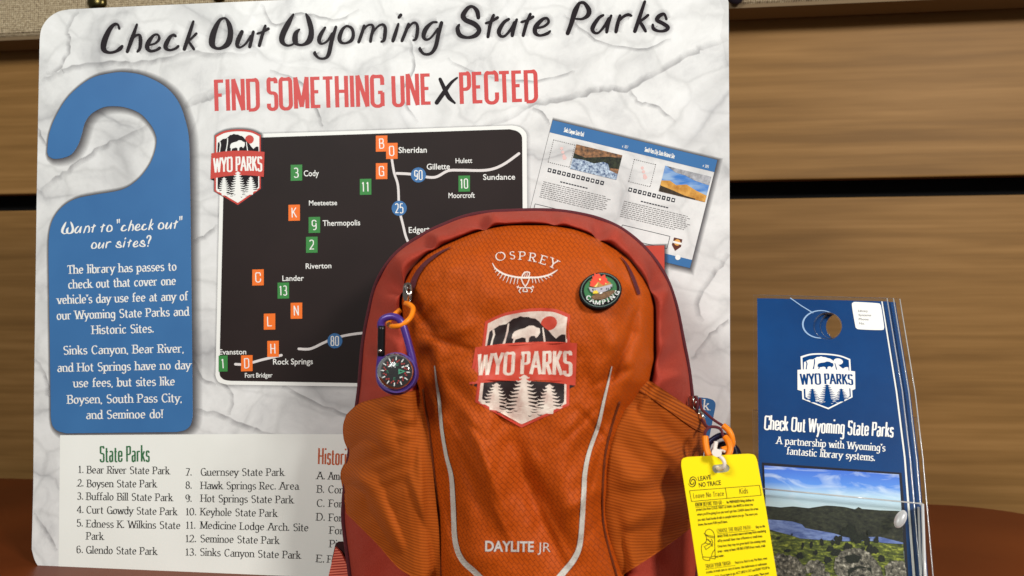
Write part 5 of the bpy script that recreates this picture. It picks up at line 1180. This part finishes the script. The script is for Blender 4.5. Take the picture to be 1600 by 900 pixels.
t1, PF = card("front blue pass card with shield logo, landscape photo and white sticker", 0, 0, 0, True)
d1 = .0004
mb = MB(); print_on(mb, PF, d1, solid("pale_cut_line", (150, 180, 214), .4), [disc(1282, 507, 29, 40, 22.2)], [disc(1283, 507, 27.4, 40, 20.8), disc(1293, 509.5, 22.5, 36, 21.5)]); print_on(mb, PF, d1, MATS["pale_cut_line"], stroke_polys([(1235,466,.7),(1252,478,.7),(1270,489,.8)])); mb.build("cut_line", t1)
mb = MB(); print_on(mb, PF, d1, M_WHITE, [spline([(1331,478),(1333,473),(1338,472),(1371,474),(1375,476),(1377,481),(1381,508),(1381,513),(1377,516),(1344,515),(1338,513),(1336,508)], 3, True)])
for k in range(4): sans(mb, PF, 2 * d1, solid("faint_grey_ink", (170, 168, 168), .5), ["Library", "Systems", "Phone", "No."][k], 1341 + k * .5, 487.5 + k * 6.5, 1341 + [15, 20, 16, 10][k], 488 + k * 6.5, 3.4, .005)
mb.build("sticker", t1)
W_PASS = Warp(bilin((1251.5,557.5),(1328,561.5),(1331.5,621),(1254.5,622.5),(162,130,585,632)), PF)
mb = MB(); emblem(mb, W_PASS, d1, dict(edge=M_WHITE, field=M_PBLUE2, sun=M_WHITE, mount=M_WHITE, bison=M_PBLUE2, tree=M_PBLUE2, tree2=M_PBLUE2, banner=M_WHITE, word=M_PBLUE2, mark=M_WHITE)); mb.build("shield_logo", t1)
mb = MB(); write(mb, PF, d1, M_WHITE, "Check Out Wyoming State Parks", 1194, 671, 1395, 683, 21.5, 'cond'); mb.build("title_lettering", t1)
mb = MB(); write(mb, PF, d1, M_WHITE, "A partnership with Wyoming's", 1213, 693.5, 1383, 705.5, 11.2, 'serifb'); write(mb, PF, d1, M_WHITE, "fantastic library systems.", 1229, 710, 1367, 720.5, 11.2, 'serifb'); mb.build("body_lettering", t1)
def pxl(p): return [(1180 + a / 3.6, 650 + b / 3.6) for a, b in p]
def printed_sky():
    m, nt, N, L, b = newmat("printed_sky")
    tc = N.new('ShaderNodeTexCoord'); sx = N.new('ShaderNodeSeparateXYZ'); L.new(tc.outputs['Generated'], sx.inputs[0])
    mp2 = mapping(N, L, (26, 26, 90)); nz = node(N, 'ShaderNodeTexNoise'); nz.inputs['Scale'].default_value = 1; nz.inputs['Detail'].default_value = 7; nz.inputs['Distortion'].default_value = 1.4; L.new(mp2.outputs[0], nz.inputs['Vector'])
    r = ramp(N, L, sx.outputs[2], [(.74, srgb((206, 228, 234))), (.83, srgb((176, 208, 230))), (.89, srgb((84, 140, 224))), (1, srgb((58, 104, 206)))])
    cl = ramp(N, L, nz.outputs['Fac'], [(.5, (0, 0, 0, 1)), (.72, (1, 1, 1, 1))])
    c = mixc(N, L, mth(N, L, 'MULTIPLY', cl.outputs[0], .8), r.outputs[0], srgb((214, 228, 240))); L.new(c, b.inputs['Base Color']); b.inputs['Roughness'].default_value = .35; return m
mb = MB(); print_on(mb, PF, d1, solid("photo_frame_ink", (22, 20, 34), .4), [pxl([(38,262),(822,320),(838,500),(862,920),(866,1180),(100,1180)])]); ph = mb.build("landscape_photo", t1)
mb = MB(); print_on(mb, PF, 2 * d1, printed_sky(), [pxl([(50,280),(808,330),(822,535),(845,920),(848,1170),(110,1170),(60,540)])]); mb.build("photo_sky", ph)
random.seed(11)
def rough(p, amp, n=5):
    o = []
    for i in range(len(p)):
        a, b = p[i], p[(i + 1) % len(p)]
        for k in range(n): t = k / n; o.append((a[0] + (b[0] - a[0]) * t + random.uniform(-amp, amp), a[1] + (b[1] - a[1]) * t + random.uniform(-amp, amp)))
    return o
M_HILL = mottled("photo_hills", (24, 26, 20), (60, 62, 44), 260, 6, stretch=(1, 1, 2), c3=(96, 92, 60))
mb = MB(); print_on(mb, PF, 3 * d1, M_HILL, [pxl([(55,508),(90,510),(140,516),(210,510),(300,520),(350,512),(400,505),(450,508),(500,513),(560,526),(580,514),(600,524),(640,527),(700,532),(821,536),(835,760),(80,760),(60,620)])]); mb.build("photo_hills", ph)
mb = MB(); print_on(mb, PF, 4 * d1, mottled("photo_lake", (84, 104, 168), (140, 160, 214), 120, 4, stretch=(1, 1, 3)), [pxl([(70,584),(150,589),(210,596),(262,612),(280,632),(330,642),(440,662),(500,680),(560,690),(640,682),(700,682),(830,714),(830,722),(720,716),(650,704),(500,706),(350,698),(250,690),(200,672),(130,655),(80,640)])]); mb.build("photo_lake", ph)
mb = MB(); print_on(mb, PF, 5 * d1, mottled("photo_meadow", (38, 46, 18), (98, 108, 38), 240, 5, stretch=(1, 1, 2.6), c3=(176, 180, 66), lo=.34, hi=.54), [pxl([(70,642),(130,655),(200,674),(250,692),(350,700),(500,708),(650,706),(720,718),(829,724),(845,920),(848,1170),(110,1170),(90,800)])]); mb.build("photo_meadow", ph)
M_TREEP = mottled("photo_trees", (10, 13, 9), (34, 40, 22), 700, 4)
mb = MB(); pl_ = []
TREES = [(500,665,40,40),(540,640,34,40),(560,690,46,40),(470,700,34,40),(610,700,40,40),(640,660,18,26),(680,700,20,26),(660,745,46,46),(450,780,44,40),(420,760,26,30),(310,740,15,34),(250,790,24,30),(370,714,14,24),(205,668,6,10),(410,810,34,30),(710,800,34,34),(265,735,11,26),(436,716,20,24),(130,690,16,12),(770,830,30,18),(520,740,34,30),(340,770,20,22),(180,760,26,12),(600,760,26,24)]
for cx, cy, wd, hh in TREES:
    for q in range(5):
        ox, oy = random.uniform(-.45, .45) * wd, random.uniform(-.5, .4) * hh; k_ = random.uniform(.35, .6)
        pl_.append(pxl([(cx + ox + wd * k_ * cos(a) * random.uniform(.6, 1.15), cy + oy + hh * k_ * sin(a) * random.uniform(.6, 1.15)) for a in [2 * pi * k / 13 for k in range(13)]]))
print_on(mb, PF, 6 * d1, M_TREEP, pl_); mb.build("photo_trees", ph)
M_ROCK = mottled("photo_rocks", (34, 32, 28), (128, 122, 108), 420, 7, c3=(216, 208, 190), lo=.36, hi=.56)
mb = MB(); pl_ = []
for p in ([(450,800),(480,765),(530,745),(590,748),(640,775),(680,820),(705,860),(720,920),(560,960),(470,930),(440,860)], [(275,850),(300,820),(350,810),(385,835),(392,870),(360,890),(290,885)], [(95,800),(130,770),(180,785),(230,800),(280,850),(280,920),(260,1000),(110,1000)], [(720,850),(760,820),(830,815),(846,860),(850,930),(740,930)], [(310,890),(360,868),(410,880),(430,930),(310,930)]): pl_.append(pxl(rough(p, 4)))
print_on(mb, PF, 7 * d1, M_ROCK, pl_)
print_on(mb, PF, 8 * d1, M_TREEP, [pxl(rough([(520,870),(560,850),(600,846),(650,860),(660,930),(520,930)], 3)), pxl(rough([(500,790),(560,780),(600,800),(570,830),(510,825)], 5))]); print_on(mb, PF, 9 * d1, M_ROCK, [pxl(rough([(530,890),(570,862),(620,858),(650,890),(650,940),(530,940)], 3)), pxl(rough([(720,905),(760,884),(800,890),(810,940),(715,940)], 3))]); mb.build("photo_rocks", ph)
